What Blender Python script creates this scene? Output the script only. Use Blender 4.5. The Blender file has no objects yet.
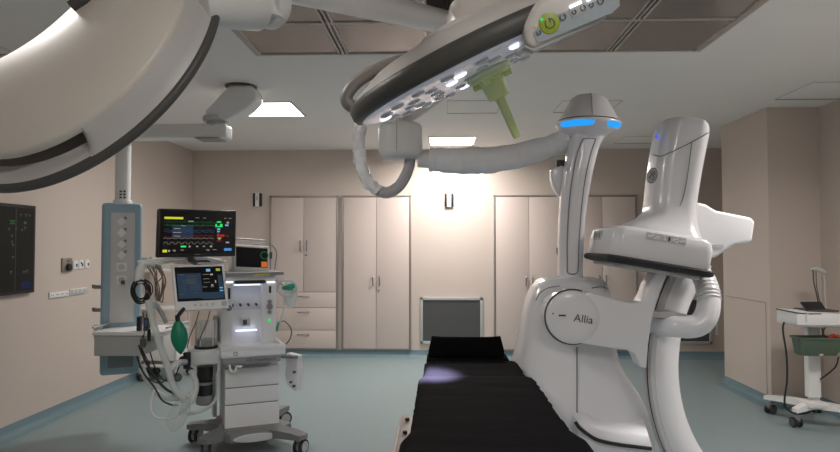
import bpy, bmesh, math, random
from mathutils import Vector, Matrix, noise
random.seed(7)
PI = math.pi
V = Vector
sc = bpy.context.scene
col = sc.collection

# ------------------------------------------------------------------ camera
F = 634.0
EYE = V((0, 0, 1.55))
CR = Matrix.Rotation(math.atan(20 / F), 3, 'Z') @ Matrix.Rotation(PI / 2 + math.atan(19 / F), 3, 'X')
cd = bpy.data.cameras.new('camera')
cam = bpy.data.objects.new('camera', cd)
col.objects.link(cam)
cd.sensor_width = 36
cd.lens = F / 840 * 36
cd.clip_start = .02
cam.matrix_world = Matrix.Translation(EYE) @ CR.to_4x4()
sc.camera = cam
vs = sc.view_settings
vs.view_transform = 'Standard'
vs.look = 'None'
vs.exposure = 0
vs.gamma = 1
vs.use_curve_mapping = False


def ray(px, py):
    return CR @ V(((px - 420) / F, -(py - 226) / F, -1))


def P(px, py, Y):                 # point seen at a pixel of the photo, at depth Y into the room
    d = ray(px, py)
    return EYE + d * (Y / d.y)


def PX(px, py, X):                # the same on a plane of constant X
    d = ray(px, py)
    return EYE + d * (X / d.x)


def PZ(px, py, Z):                # the same at height Z
    d = ray(px, py)
    return EYE + d * ((Z - EYE.z) / d.z)


class Frame:                      # a turned local frame (columns = local axes)
    def __init__(s, o, x, y, z):
        s.o = V(o)
        s.R = Matrix((x, y, z)).transposed()
        s.M = Matrix.Translation(s.o) @ s.R.to_4x4()
        s.Ri = s.R.transposed()

    def plane(s, px, py, y, ax=1):     # local point where a pixel's ray meets local axis[ax] = y
        d = s.Ri @ ray(px, py)
        e = s.Ri @ (EYE - s.o)
        return e + d * ((y - e[ax]) / d[ax])

    def w(s, p):
        return s.M @ V(p)


# ------------------------------------------------------------------ materials
MATS = {}


def mat(name, c, rough=.5, metal=0, coat=0, var=.04, vscale=6, bump=0, bscale=60, em=0, emc=None, trans=0, alpha=1, spec=.5):
    if name in MATS:
        return MATS[name]
    m = bpy.data.materials.new(name)
    m.use_nodes = True
    nt = m.node_tree
    b = nt.nodes['Principled BSDF']
    tc = nt.nodes.new('ShaderNodeTexCoord')
    nz = nt.nodes.new('ShaderNodeTexNoise')
    nz.inputs['Scale'].default_value = vscale
    nz.inputs['Detail'].default_value = 3
    nt.links.new(tc.outputs['Object'], nz.inputs['Vector'])
    mx = nt.nodes.new('ShaderNodeMix')
    mx.data_type = 'RGBA'
    mx.inputs['A'].default_value = (*[x * (1 - var) for x in c], 1)
    mx.inputs['B'].default_value = (*[min(1, x * (1 + var)) for x in c], 1)
    nt.links.new(nz.outputs['Fac'], mx.inputs['Factor'])
    nt.links.new(mx.outputs['Result'], b.inputs['Base Color'])
    b.inputs['Roughness'].default_value = rough
    b.inputs['Metallic'].default_value = metal
    b.inputs['Coat Weight'].default_value = coat
    b.inputs['Coat Roughness'].default_value = .12
    b.inputs['Specular IOR Level'].default_value = spec
    if trans:
        b.inputs['Transmission Weight'].default_value = trans
    if alpha < 1:
        b.inputs['Alpha'].default_value = alpha
    if bump:
        n2 = nt.nodes.new('ShaderNodeTexNoise')
        n2.inputs['Scale'].default_value = bscale
        n2.inputs['Detail'].default_value = 4
        nt.links.new(tc.outputs['Object'], n2.inputs['Vector'])
        bp = nt.nodes.new('ShaderNodeBump')
        bp.inputs['Strength'].default_value = bump
        bp.inputs['Distance'].default_value = .01
        nt.links.new(n2.outputs['Fac'], bp.inputs['Height'])
        nt.links.new(bp.outputs['Normal'], b.inputs['Normal'])
    if em:
        b.inputs['Emission Color'].default_value = (*(emc or c), 1)
        b.inputs['Emission Strength'].default_value = em
    MATS[name] = m
    return m


def hexc(r, g, b):
    f = lambda u: ((u / 255 + .055) / 1.055) ** 2.4 if u > 10 else u / 255 / 12.92
    return (f(r), f(g), f(b))


WALL = mat('wall_paint', (.63, .535, .475), .55, var=.02, vscale=1.5, bump=.02, bscale=180)
CEIL = mat('ceiling_paint', (.86, .83, .80), .7, var=.02, vscale=2)
FLOOR = mat('vinyl_floor', (.255, .322, .332), .42, var=.05, vscale=9, bump=.015, bscale=90, spec=.35)
COVE = mat('vinyl_cove', (.175, .26, .295), .4, var=.05, vscale=9, spec=.35)
LAM = mat('cream_laminate', (.66, .555, .51), .45, var=.02, vscale=2)
TRIM = mat('brushed_trim', (.36, .32, .29), .4, .6)
STEEL = mat('satin_steel', (.55, .54, .52), .32, .9)
ALU = mat('pale_aluminium', (.62, .63, .62), .4, .55)
WHITE = mat('white_enamel', (.82, .82, .85), .3, coat=.5, var=.015)
WHITEB = mat('white_plastic', (.78, .775, .765), .42, var=.02)
LGREY = mat('light_grey_plastic', (.50, .505, .51), .45, var=.03)
MGREY = mat('mid_grey_plastic', (.24, .245, .25), .5)
DGREY = mat('dark_grey_plastic', (.075, .078, .082), .5)
BLACK = mat('black_plastic', (.012, .012, .013), .4)
GLOSSBLACK = mat('black_glass', (.006, .006, .008), .32, var=.02, spec=.3)
RUBBER = mat('black_rubber', (.02, .02, .022), .6)
FABRIC = mat('black_table_fabric', (.0048, .0044, .0048), .75, var=.12, vscale=30, bump=.12, bscale=45, spec=.2)
FABRIC.node_tree.nodes['Principled BSDF'].inputs['IOR'].default_value = 1.16
CONSOLE = mat('blue_grey_console', (.29, .42, .50), .45)
GREEN = mat('green_rubber', (.0, .20, .105), .45)
SAGE = mat('pale_green_handle', (.66, .77, .38), .5)
LAMPW = mat('lamp_shell_paint', (.70, .65, .59), .42, var=.015)
LAMPG = mat('lamp_ring_grey', (.52, .51, .50), .4)
LAMPD = mat('lamp_edge_dark', (.075, .072, .068), .5)
FILM = mat('crinkled_film', (.88, .88, .90), .22, var=.1, vscale=30, bump=.5, bscale=60, coat=.4)
SLEEVE = mat('sleeve_cloth', (.85, .86, .87), .6, var=.04, bump=.2, bscale=25)
CLEAR = mat('clear_plastic', (.8, .85, .85), .12, alpha=.18)
MILKY = mat('milky_tubing', (.70, .74, .73), .35, alpha=.6)
FIL = mat('filter_membrane', (.36, .325, .30), .2, .5, var=.10, vscale=2.5, spec=.5)
RAIL = mat('bronze_rail', (.48, .44, .40), .4, .3)


def emis(name, c, s):
    return mat(name, tuple(x * .05 for x in c), .5, em=s, emc=c, var=.01, spec=.15)


E_PANEL = emis('lit_diffuser', (1, .965, .93), 5)
E_STRIP = emis('worktop_strip_light', (.70, .76, 1), 2.4)
E_BLUE = emis('blue_indicator', (.02, .36, 1.0), 1.0)
E_SMALLBLUE = emis('small_blue_light', (.12, .16, 1), .8)
E_WHITE = emis('white_led', (.80, .84, 1), 2.2)
E_POCKET = emis('pocket_strip_light', (.66, .74, 1), 1.7)
E_LED = emis('surgical_led', (.80, .83, 1), 1.6)
E_GREEN = emis('green_led', (.05, .9, .2), .8)
E_YELLOW = emis('yellow_pixels', (.80, .78, .05), .75)
E_TRG = emis('green_trace', (.05, .6, .15), .28)
E_TRB = emis('blue_trace', (.15, .3, .75), .3)
E_TRR = emis('red_trace', (.75, .05, .06), .42)
E_TRW = emis('pale_trace', (.75, .72, .6), .45)
E_UI = emis('blue_interface', (.09, .17, .28), .2)
E_UID = emis('dim_slate_interface', (.05, .09, .16), .35)
E_UIB = emis('bright_blue_key', (.10, .36, .85), .7)
E_SKY = emis('sky_blue_digits', (.22, .55, .85), .7)
E_LIME = emis('lime_key', (.5, .6, .12), .6)
E_ORANGE = emis('orange_key', (.9, .22, .04), .55)
E_DGREEN = emis('dim_green_digits', (.08, .35, .10), .25)
E_DIM = emis('dim_grey_digits', (.35, .36, .36), .16)

# ------------------------------------------------------------------ mesh helpers
LOC = {}


class MB:
    def __init__(s):
        s.bm = bmesh.new()

    def _merge(s, t, M=None):
        if M is not None:
            t.transform(M)
        bmesh.ops.recalc_face_normals(t, faces=t.faces)
        me = bpy.data.meshes.new('tmp')
        t.to_mesh(me)
        t.free()
        s.bm.from_mesh(me)
        bpy.data.meshes.remove(me)
        return s

    def box(s, c, d, M=None, bev=0, seg=2):
        t = bmesh.new()
        bmesh.ops.create_cube(t, size=1)
        for v in t.verts:
            v.co = V((v.co.x * d[0] + c[0], v.co.y * d[1] + c[1], v.co.z * d[2] + c[2]))
        if bev:
            bmesh.ops.bevel(t, geom=t.edges[:], offset=min(bev, min(d) * .49), segments=seg, affect='EDGES', profile=.6)
        return s._merge(t, M)

    def prism(s, pts, vec, M=None, bev=0, seg=2):
        t = bmesh.new()
        vs_ = [t.verts.new(V(p)) for p in pts]
        f = t.faces.new(vs_)
        r = bmesh.ops.extrude_face_region(t, geom=[f])
        for e in r['geom']:
            if isinstance(e, bmesh.types.BMVert):
                e.co += V(vec)
        bmesh.ops.recalc_face_normals(t, faces=t.faces)
        if bev:
            bmesh.ops.bevel(t, geom=[e for e in t.edges if len(e.link_faces) == 2 and e.calc_face_angle(0) > .45], offset=bev, segments=seg, affect='EDGES', profile=.6)
        return s._merge(t, M)

    def loft(s, rings, M=None, cap=True, closed=True, loop=False):
        t = bmesh.new()
        R = [[t.verts.new(V(p)) for p in r] for r in rings]
        n = len(R[0])
        pairs = list(zip(R, R[1:])) + ([(R[-1], R[0])] if loop else [])
        for a, b in pairs:
            for i in range(n if closed else n - 1):
                j = (i + 1) % n
                try:
                    t.faces.new((a[i], a[j], b[j], b[i]))
                except ValueError:
                    pass
        if cap and not loop:
            t.faces.new(R[0][::-1])
            t.faces.new(R[-1])
        return s._merge(t, M)

    def tube(s, pts, r, n=10, sm=0, closed=False, flat=1.0, up=None, M=None, amp=0, freq=30):
        pts = [V(p) for p in pts]
        rr = list(r) if isinstance(r, (list, tuple)) else [r] * len(pts)
        if sm:
            q, qr = [], []
            N = len(pts)
            rng = range(N if closed else N - 1)
            for i in rng:
                if closed:
                    p0, p1, p2, p3 = pts[i - 1], pts[i], pts[(i + 1) % N], pts[(i + 2) % N]
                else:
                    p1, p2 = pts[i], pts[i + 1]
                    p0 = pts[i - 1] if i else p1 * 2 - p2
                    p3 = pts[i + 2] if i + 2 < N else p2 * 2 - p1
                for k in range(sm):
                    u = k / sm
                    q.append(.5 * ((2 * p1) + (p2 - p0) * u + (2 * p0 - 5 * p1 + 4 * p2 - p3) * u * u + (3 * p1 - p0 - 3 * p2 + p3) * u ** 3))
                    qr.append(rr[i] * (1 - u) + rr[(i + 1) % N] * u)
            if not closed:
                q.append(pts[-1])
                qr.append(rr[-1])
            pts, rr = q, qr
        N = len(pts)
        rings = []
        prev = None
        for i, p in enumerate(pts):
            if closed:
                t = pts[(i + 1) % N] - pts[i - 1]
            else:
                t = pts[min(i + 1, N - 1)] - pts[max(i - 1, 0)]
            t.normalize()
            if prev is None:
                a = V(up) if up is not None else (V((0, 0, 1)) if abs(t.z) < .9 else V((1, 0, 0)))
            else:
                a = prev
            a = (a - t * a.dot(t)).normalized()
            prev = a
            b = t.cross(a)
            ring = []
            for k in range(n):
                th = 2 * PI * k / n
                d = a * math.cos(th) + b * (math.sin(th) * flat)
                q = p + d * rr[i]
                if amp:
                    q += d * amp * noise.noise(q * freq)
                ring.append(q)
            rings.append(ring)
        return s.loft(rings, M, cap=not closed, loop=closed)

    def lathe(s, prof, M=None, n=40, cap=True):
        rings = [[V((max(r, 1e-5) * math.cos(2 * PI * k / n), max(r, 1e-5) * math.sin(2 * PI * k / n), z)) for k in range(n)] for r, z in prof]
        return s.loft(rings, M, cap=cap)

    def cyl(s, a, b, r, n=20, r2=None, bev=0):
        a, b = V(a), V(b)
        t = (b - a)
        L = t.length
        Q = t.to_track_quat('Z', 'Y').to_matrix().to_4x4()
        M = Matrix.Translation(a) @ Q
        r2 = r if r2 is None else r2
        if bev:
            return s.lathe([(r - bev, 0), (r - bev * .3, bev * .3), (r, bev), (r2, L - bev), (r2 - bev * .3, L - bev * .3), (r2 - bev, L)], M, n)
        return s.lathe([(r, 0), (r2, L)], M, n)

    def quad(s, a, b, c, d):
        v = [s.bm.verts.new(V(p)) for p in (a, b, c, d)]
        s.bm.faces.new(v)
        return s

    def build(s, name, m, parent=None, label=None, ang=38, smooth=True):
        off = LOC.get(parent.name, V()) if parent else V()
        if off.length:
            s.bm.transform(Matrix.Translation(-off))
        me = bpy.data.meshes.new(name)
        s.bm.to_mesh(me)
        s.bm.free()
        me.materials.append(m)
        if smooth:
            me.polygons.foreach_set('use_smooth', [True] * len(me.polygons))
            me.set_sharp_from_angle(angle=math.radians(ang))
        o = bpy.data.objects.new(name, me)
        col.objects.link(o)
        if parent:
            o.parent = parent
            LOC[o.name] = off
        if label:
            o['label'] = label
        return o


def thing(name, label, cat, loc=(0, 0, 0), group=None):
    o = bpy.data.objects.new(name, None)
    o.empty_display_size = .05
    col.objects.link(o)
    o.location = loc
    LOC[o.name] = V(loc)
    o['label'] = label
    o['category'] = cat
    if group:
        o['group'] = group
    return o


def tag(o, label, cat, group=None, kind=None):
    o['label'] = label
    o['category'] = cat
    if group:
        o['group'] = group
    if kind:
        o['kind'] = kind
    return o


def struct(o):
    o['kind'] = 'structure'
    return o


def copy_tree(o, parent=None):
    c = o.copy()
    col.objects.link(c)
    if parent:
        c.parent = parent
    for ch in [x for x in bpy.data.objects if x.parent == o]:
        copy_tree(ch, c)
    return c


def text(s, name, m, parent, M, size, align='CENTER'):
    cu = bpy.data.curves.new(name, 'FONT')
    cu.body = s
    cu.size = size
    cu.align_x = align
    cu.align_y = 'CENTER'
    cu.extrude = .0004
    tmp = bpy.data.objects.new('tmp', cu)
    col.objects.link(tmp)
    bpy.context.view_layer.update()
    me = bpy.data.meshes.new_from_object(tmp.evaluated_get(bpy.context.evaluated_depsgraph_get()))
    bpy.data.objects.remove(tmp)
    me.materials.clear()
    me.materials.append(m)
    o = bpy.data.objects.new(name, me)
    col.objects.link(o)
    off = LOC.get(parent.name, V())
    o.parent = parent
    o.matrix_local = Matrix.Translation(-off) @ M
    return o


def rect_ring(cx, cy, z, hx, hy, n=32, e=4.0):
    out = []
    for k in range(n):
        t = 2 * PI * (k + .5) / n
        c, s_ = math.cos(t), math.sin(t)
        out.append(V((cx + hx * math.copysign(abs(c) ** (2 / e), c), cy + hy * math.copysign(abs(s_) ** (2 / e), s_), z)))
    return out


# ------------------------------------------------------------------ the room
H = 2.88
XL, XR, YB, YF = -3.48, 3.65, 8.8, -2.2
T = .12
struct(MB().box(((XL + 4.3) / 2, (YF + YB) / 2, -.06), (4.3 - XL + .4, YB - YF + .4, .12)).build('floor', FLOOR))
struct(MB().box(((XL + 4.3) / 2, (YF + YB) / 2, H + .12), (4.3 - XL + .4, YB - YF + .4, .12)).build('ceiling', CEIL))
struct(MB().box((XL - T / 2, (YF + YB) / 2, H / 2 + .03), (T, YB - YF + .2, H + .06)).build('wall_left', WALL))
struct(MB().box(((XL + 4.3) / 2, YB + T / 2, H / 2 + .03), (4.3 - XL, T, H + .06)).build('wall_back', WALL))
struct(MB().box(((XL + 4.3) / 2, YF - T / 2, H / 2 + .03), (4.3 - XL, T, H + .06)).build('wall_front', WALL))
struct(MB().box((XR + T / 2, (YF + 6.2) / 2, H / 2 + .03), (T, 6.2 - YF, H + .06)).build('wall_right', WALL))
struct(MB().box((3.68, 6.70, H / 2 + .03), (1.04, 1.0, H + .06), bev=.012).build('wall_pier', WALL))
struct(MB().box((4.2 + T / 2, 8.0, H / 2 + .03), (T, 1.6, H + .06)).build('wall_alcove', WALL))

# ceiling lowered sheet with an opening for the laminar field: build as four slabs in one ceiling lining
LFX0, LFX1, LFY0, LFY1 = -1.29, 1.79, 1.30, 4.385
LIGHTS = [(-1.675, 6.12), (.155, 8.06), (-1.62, 1.8), (2.62, 3.15), (.9, -.7)]  # the last two are unseen panels, added to brighten the right side and the fronts
cb = MB()
xs = sorted({XL, 4.3, LFX0, LFX1} | {x + d for x, y in LIGHTS for d in (-.3, .3)})
ys = sorted({YF, YB, LFY0, LFY1} | {y + d for x, y in LIGHTS for d in (-.32, .32)})
for xa, xb in zip(xs, xs[1:]):
    for ya, yb in zip(ys, ys[1:]):
        cx, cy = (xa + xb) / 2, (ya + yb) / 2
        if LFX0 < cx < LFX1 and LFY0 < cy < LFY1:
            continue
        if any(abs(cx - x) < .3 and abs(cy - y) < .32 for x, y in LIGHTS):
            continue
        cb.quad((xa, ya, H), (xa, yb, H), (xb, yb, H), (xb, ya, H))
bmesh.ops.remove_doubles(cb.bm, verts=cb.bm.verts[:], dist=1e-4)
ex = bmesh.ops.extrude_face_region(cb.bm, geom=cb.bm.faces[:])
for e in ex['geom']:
    if isinstance(e, bmesh.types.BMVert):
        e.co.z += .055
struct(cb.build('ceiling_lining', CEIL, smooth=False))


def cove(name, pts):               # upturned vinyl skirting that follows a plan polyline (room on its left)
    n = len(pts)
    prof = [(0, .1), (.006, .1), (.008, .05), (.018, .022), (.045, .004), (.075, .0015), (.075, .0005), (0, .0005)]
    rings = []
    for i, p in enumerate(pts):
        d0 = (V(pts[i]) - V(pts[i - 1])).normalized() if i else None
        d1 = (V(pts[i + 1]) - V(pts[i])).normalized() if i < n - 1 else None
        nn = [V((-d.y, d.x)) for d in (d0, d1) if d is not None]
        m = sum(nn, V((0, 0)))
        m = m / (m.dot(nn[0]))
        rings.append([(p[0] + m.x * a, p[1] + m.y * a, b) for a, b in prof])
    o = MB().loft(rings).build(name, COVE, ang=50)
    return struct(o)


cove('baseboard_left', [(XL, YB), (XL, YF)])
cove('baseboard_back', [(4.2, YB), (XL, YB)])
cove('baseboard_right', [(XR, YF), (XR, 6.2), (3.16, 6.2), (3.16, 7.2), (4.2, 7.2)])

# low service door in the pier's side
d = thing('door_1', 'low flush service door in the right hand pier', 'door', (3.16, 6.7, .1))
d['kind'] = 'structure'
b = MB()
b.box((3.159, 6.70, .99), (.004, .86, .006))
b.box((3.159, 6.275, .55), (.004, .006, .88))
b.build('door_seam', TRIM, d)
b = MB()
hp = PX(717, 329, 3.155)
b.box((3.152, hp.y, hp.z), (.012, .05, .14), bev=.004)
b.cyl((3.15, hp.y, hp.z + .04), (3.10, hp.y, hp.z + .04), .009)
b.box((3.10, hp.y - .045, hp.z + .04), (.014, .11, .016), bev=.005)
b.build('door_handle', STEEL, d)

# ------------------------------------------------------------------ laminar flow ceiling
lf = thing('laminar_flow_ceiling', 'large square ceiling air outlet with brown grey membrane panels in bronze rails', 'ceiling vent', (.25, 2.84, H))
b = MB()
cw = (LFX1 - LFX0) / 5
for i in range(6):
    x = LFX0 + cw * i
    if i in (0, 5):
        b.box((x + (.022 if i == 0 else -.022), (LFY0 + LFY1) / 2, H + .008), (.044, LFY1 - LFY0, .02), bev=.003)
    else:
        for dx in (-.028, 0, .028):
            b.box((x + dx, (LFY0 + LFY1) / 2, H + .009), (.016, LFY1 - LFY0, .012), bev=.002)
b.build('rail', RAIL, lf)
b = MB()
for j in range(6):
    y = LFY0 + (LFY1 - LFY0) / 5 * j
    b.box(((LFX0 + LFX1) / 2, y + (.006 if j == 0 else -.006 if j == 5 else 0), H + .010), (LFX1 - LFX0, .012 if j in (0, 5) else .034, .012), bev=.002)
b.build('cross_rail', RAIL, lf)
for i in range(5):
    for j in range(5):
        MB().box((LFX0 + cw * (i + .5), LFY0 + (LFY1 - LFY0) / 5 * (j + .5), H + .017), (cw - .04, .61, .012)).build('membrane_panel', FIL, lf)

# ------------------------------------------------------------------ recessed ceiling lights
LL = ['square lit ceiling panel between pendant arm and surgical lamp', 'lit ceiling panel close to the back wall above the fabric sleeve',
      'lit ceiling panel overhead beside the large dome lamp', 'added ceiling panel just outside the view, lighting the right wall and trolley',
      'added fill light ceiling panel behind the viewer near the table foot']
cl = thing('ceiling_light', LL[0], 'ceiling light', (0, 0, H), 'recessed ceiling light panels')
b = MB()
for sx, sy, w_, h_ in ((-.292, 0, .016, .64), (.292, 0, .016, .64), (0, .312, .6, .016), (0, -.312, .6, .016)):
    b.box((sx, sy, H + .006), (w_, h_, .03))
b.build('frame', ALU, cl)
MB().box((0, 0, H + .022), (.57, .61, .01)).build('diffuser', E_PANEL, cl)
for i, (x, y) in enumerate(LIGHTS):
    o = cl if i == 0 else copy_tree(cl)
    o.location = (x, y, H)
    o['label'] = LL[i]

# ------------------------------------------------------------------ ceiling hatches (thin joint outlines)


def hatch(x0, x1, y0, y1, label):
    t = thing('ceiling_hatch', label, 'ceiling hatch', ((x0 + x1) / 2, (y0 + y1) / 2, H), 'flush ceiling hatches')
    MB().box(((x0 + x1) / 2, (y0 + y1) / 2, H - .001), (x1 - x0 - .012, y1 - y0 - .012, .003)).build('panel', CEIL, t)
    MB().box(((x0 + x1) / 2, y1, H - .003), (x1 - x0, .014, .010)).build('hinge_joint', TRIM, t)
    b = MB()
    for a, c, w_, h_ in (((x0 + x1) / 2, y0, x1 - x0, .006), (x0, (y0 + y1) / 2, .006, y1 - y0), (x1, (y0 + y1) / 2, .006, y1 - y0)):
        b.box((a, c, H - .002), (w_, h_, .008))
    b.build('joint', mat('pale_joint', (.60, .59, .57), .6), t)


q = PZ(775, 99, H)
hatch(q.x, q.x + .62, q.y - .6, q.y, 'flush ceiling hatch above the printer trolley')
q = PZ(614, 143, H)
hatch(q.x, q.x + .6, q.y - .5, q.y, 'flush ceiling hatch near the back wall behind the leaning detector')
q = PZ(553, 112, H)
hatch(q.x, q.x + .55, q.y - .5, q.y, 'flush ceiling hatch behind the mushroom head with blue lights')
q = PZ(447, 113, H)
hatch(q.x, q.x + .5, q.y - .55, q.y, 'flush ceiling hatch behind the green lamp handle')
q = PZ(17, 54, H)
hatch(q.x - .5, q.x, q.y - .6, q.y, 'flush ceiling hatch just beyond the upper edge of the dome lamp')

# ------------------------------------------------------------------ built-in cupboards
CWD = .965
HAND = mat('handle_metal', (.26, .24, .22), .35, .7)
Z0, Z1 = .10, 2.24


def cupboard_frame(t):
    b = MB()
    y = YB - .016
    for x in (-CWD / 2 + .012, CWD / 2 - .012):
        b.box((x, y, (Z0 + Z1) / 2), (.024, .032, Z1 - Z0), bev=.002)
    b.box((0, y, Z1 - .012), (CWD, .032, .024), bev=.002)
    b.box((0, y, Z0 + .008), (CWD, .03, .016), bev=.002)
    b.build('frame', TRIM, t)
    MB().box((0, YB - .006, (Z0 + Z1) / 2), (CWD - .03, .01, Z1 - Z0 - .02)).build('carcass', DGREY, t)


def bow(b, a, c, out):             # little bow handle
    a, c = V(a), V(c)
    o = V((0, -out, 0))
    b.tube([a, a + o * .8 + (c - a) * .12, (a + c) / 2 + o, c + o * .8 + (a - c) * .12, c], .008, 8, sm=4)


def door(t, x0, x1, z0, z1, hx, hz, lock=None):
    dr = MB().box(((x0 + x1) / 2, YB - .023, (z0 + z1) / 2), (x1 - x0 - .005, .022, z1 - z0 - .005), bev=.002).build('door', LAM, t)
    b = MB()
    bow(b, (hx, YB - .034, hz - .07), (hx, YB - .034, hz + .07), .03)
    b.build('handle', HAND, dr)
    if lock:
        MB().cyl((hx - .01, YB - .032, hz - lock), (hx - .01, YB - .045, hz - lock), .011, 14).build('lock', DGREY, dr)


W2 = CWD / 2 - .026
tall = thing('built_in_cupboard', '', 'cupboard', (0, YB, Z0), 'tall built-in cupboards along the back wall')
LOC[tall.name] = V((0, 0, 0))
cupboard_frame(tall)
door(tall, -W2, 0, Z0 + .018, Z1 - .026, -.045, 1.06)
door(tall, 0, W2, Z0 + .018, Z1 - .026, .045, 1.06, .14)
mix = thing('built_in_cupboard', '', 'cupboard', (0, YB, Z0), 'tall built-in cupboards along the back wall')
LOC[mix.name] = V((0, 0, 0))
cupboard_frame(mix)
zd = [P(300, y, YB - .02).z for y in (292, 307.6, 330)]
door(mix, -W2, 0, zd[0], Z1 - .026, -.045, 1.54)
door(mix, 0, W2, zd[0], Z1 - .026, .045, 1.54, .13)
for za, zb in ((zd[1], zd[0]), (zd[2], zd[1]), (Z0 + .018, zd[2])):
    dr = MB().box((0, YB - .023, (za + zb) / 2), (2 * W2 - .004, .022, zb - za - .006), bev=.002).build('drawer', LAM, mix)
    b = MB()
    bow(b, (-.08, YB - .034, zb - .06), (.08, YB - .034, zb - .06), .03)
    b.build('handle', HAND, dr)
for o, px, lab in ((mix, 304, 'tall cream cupboard with three drawers below its doors'),
                   (tall, 376.5, 'tall cream two-door cupboard touching the one with drawers'),
                   (None, 528.8, 'tall cream two-door cupboard immediately right of a grey wall grille'),
                   (None, 602, 'tall cream two-door cupboard behind the white robot arm and detector')):
    if o is None:
        o = copy_tree(tall)
    o.location = (P(px, 270, YB).x, 0, 0)
    o['label'] = lab

# ------------------------------------------------------------------ wall grilles, wall sensors
m = mat('grille_mesh', (.10, .10, .10), .5, .2)
nt = m.node_tree
ck = nt.nodes.new('ShaderNodeTexChecker')
ck.inputs['Scale'].default_value = 90
ck.inputs['Color1'].default_value = (.06, .06, .062, 1)
ck.inputs['Color2'].default_value = (.115, .115, .115, 1)
tc = nt.nodes.new('ShaderNodeTexCoord')
nt.links.new(tc.outputs['Object'], ck.inputs['Vector'])
nt.links.new(ck.outputs['Color'], nt.nodes['Principled BSDF'].inputs['Base Color'])
for x0, x1, lab in ((420.3, 482.7, 'framed grey air grille low on the back wall behind the operating table'),
                    (647, 711, 'framed grey air grille partly hidden behind the white C-arm')):
    a, c = P(x0, 343.5, YB), P(x1, 297.5, YB)
    t = thing('wall_grille', lab, 'air grille', ((a.x + c.x) / 2, YB, a.z), 'return air grilles')
    b = MB()
    w_, h_ = c.x - a.x, c.z - a.z
    cx, cz = (a.x + c.x) / 2, (a.z + c.z) / 2
    for X, Z, sw, sh in ((a.x + .018, cz, .036, h_), (c.x - .018, cz, .036, h_), (cx, a.z + .018, w_, .036), (cx, c.z - .018, w_, .036)):
        b.box((X, YB - .012, Z), (sw, .024, sh), bev=.003)
    b.build('frame', ALU, t)
    MB().box((cx, YB - .006, cz), (w_ - .06, .012, h_ - .06)).build('mesh_panel', m, t)
for px, lab in ((258, 'small white wall box with two dark slots left of the cupboard with drawers'), (449, 'small white wall box with two dark slots above the grey grille')):
    a = P(px, 200, YB)
    t = thing('wall_sensor_box', lab, 'wall box', (a.x, YB, a.z - .09), 'slotted wall boxes')
    MB().box((a.x, YB - .02, a.z), (.12, .04, .195), bev=.006).build('body', WHITEB, t)
    for sx in (-1, 1):
        MB().box((a.x + sx * .044, YB - .022, a.z), (.034, .044, .19), bev=.008).build('dark_slot', BLACK, t)
    MB().box((a.x - .003, YB - .041, a.z + .02), (.02, .003, .05)).build('badge', LGREY, t)

# ------------------------------------------------------------------ left wall fittings


def wl(px, py, off=0):
    return PX(px, py, XL + off)


a, c = wl(36, 206, .04), wl(36, 292, .04)
zt, zb_, yr = a.z, c.z, a.y
W_ = 1.32
t = thing('wall_display', 'large dark wall mounted screen with faint green digits on the left wall', 'screen', (XL, yr - W_ / 2, zb_))
MB().box((XL + .02, yr - W_ / 2, (zt + zb_) / 2), (.04, W_, zt - zb_), bev=.004).build('bezel', BLACK, t)
MB().box((XL + .0405, yr - W_ / 2, (zt + zb_) / 2), (.003, W_ - .05, zt - zb_ - .05)).build('screen', mat('dim_screen', (.012, .012, .011), .5, spec=.12, em=.008, emc=(.5, .5, .42)), t)


def wd(b, x0, y0, x1, y1):
    p, q = wl(x0, y0, .0425), wl(x1, y1, .0425)
    b.box((XL + .0425, (p.y + q.y) / 2, (p.z + q.z) / 2), (.001, abs(q.y - p.y), abs(q.z - p.z)))


b = MB()
for i in range(2):
    for k in range(2):
        wd(b, 10.3 + i * 2.5, 220 + k * 2.6, 12.2 + i * 2.5, 221.6 + k * 2.6)
wd(b, 24, 221.5, 26.5, 224)
b.build('green_digits', E_DGREEN, t)
b = MB()
for x, y in ((8, 228), (15, 228), (24, 227), (21, 229), (11, 235), (11, 241), (12, 244), (12, 256), (10, 271), (26, 270), (23, 271), (20, 214), (25, 214), (29, 214.5)):
    wd(b, x, y, x + 2.2, y + 1.2)
    wd(b, x + .3, y + 2, x + 1.6, y + 2.6)
b.build('grey_digits', E_DIM, t)
b = MB()
wd(b, 21, 282, 31, 288)
b.build('blue_key', emis('dim_blue_key', (.05, .1, .3), .1), t)
b = MB()
p = wl(15.5, 250, .0425)
b.box((XL + .0425, p.y, p.z), (.001, .012, zt - zb_ - .06))
b.build('divider', BLACK, t)

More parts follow.
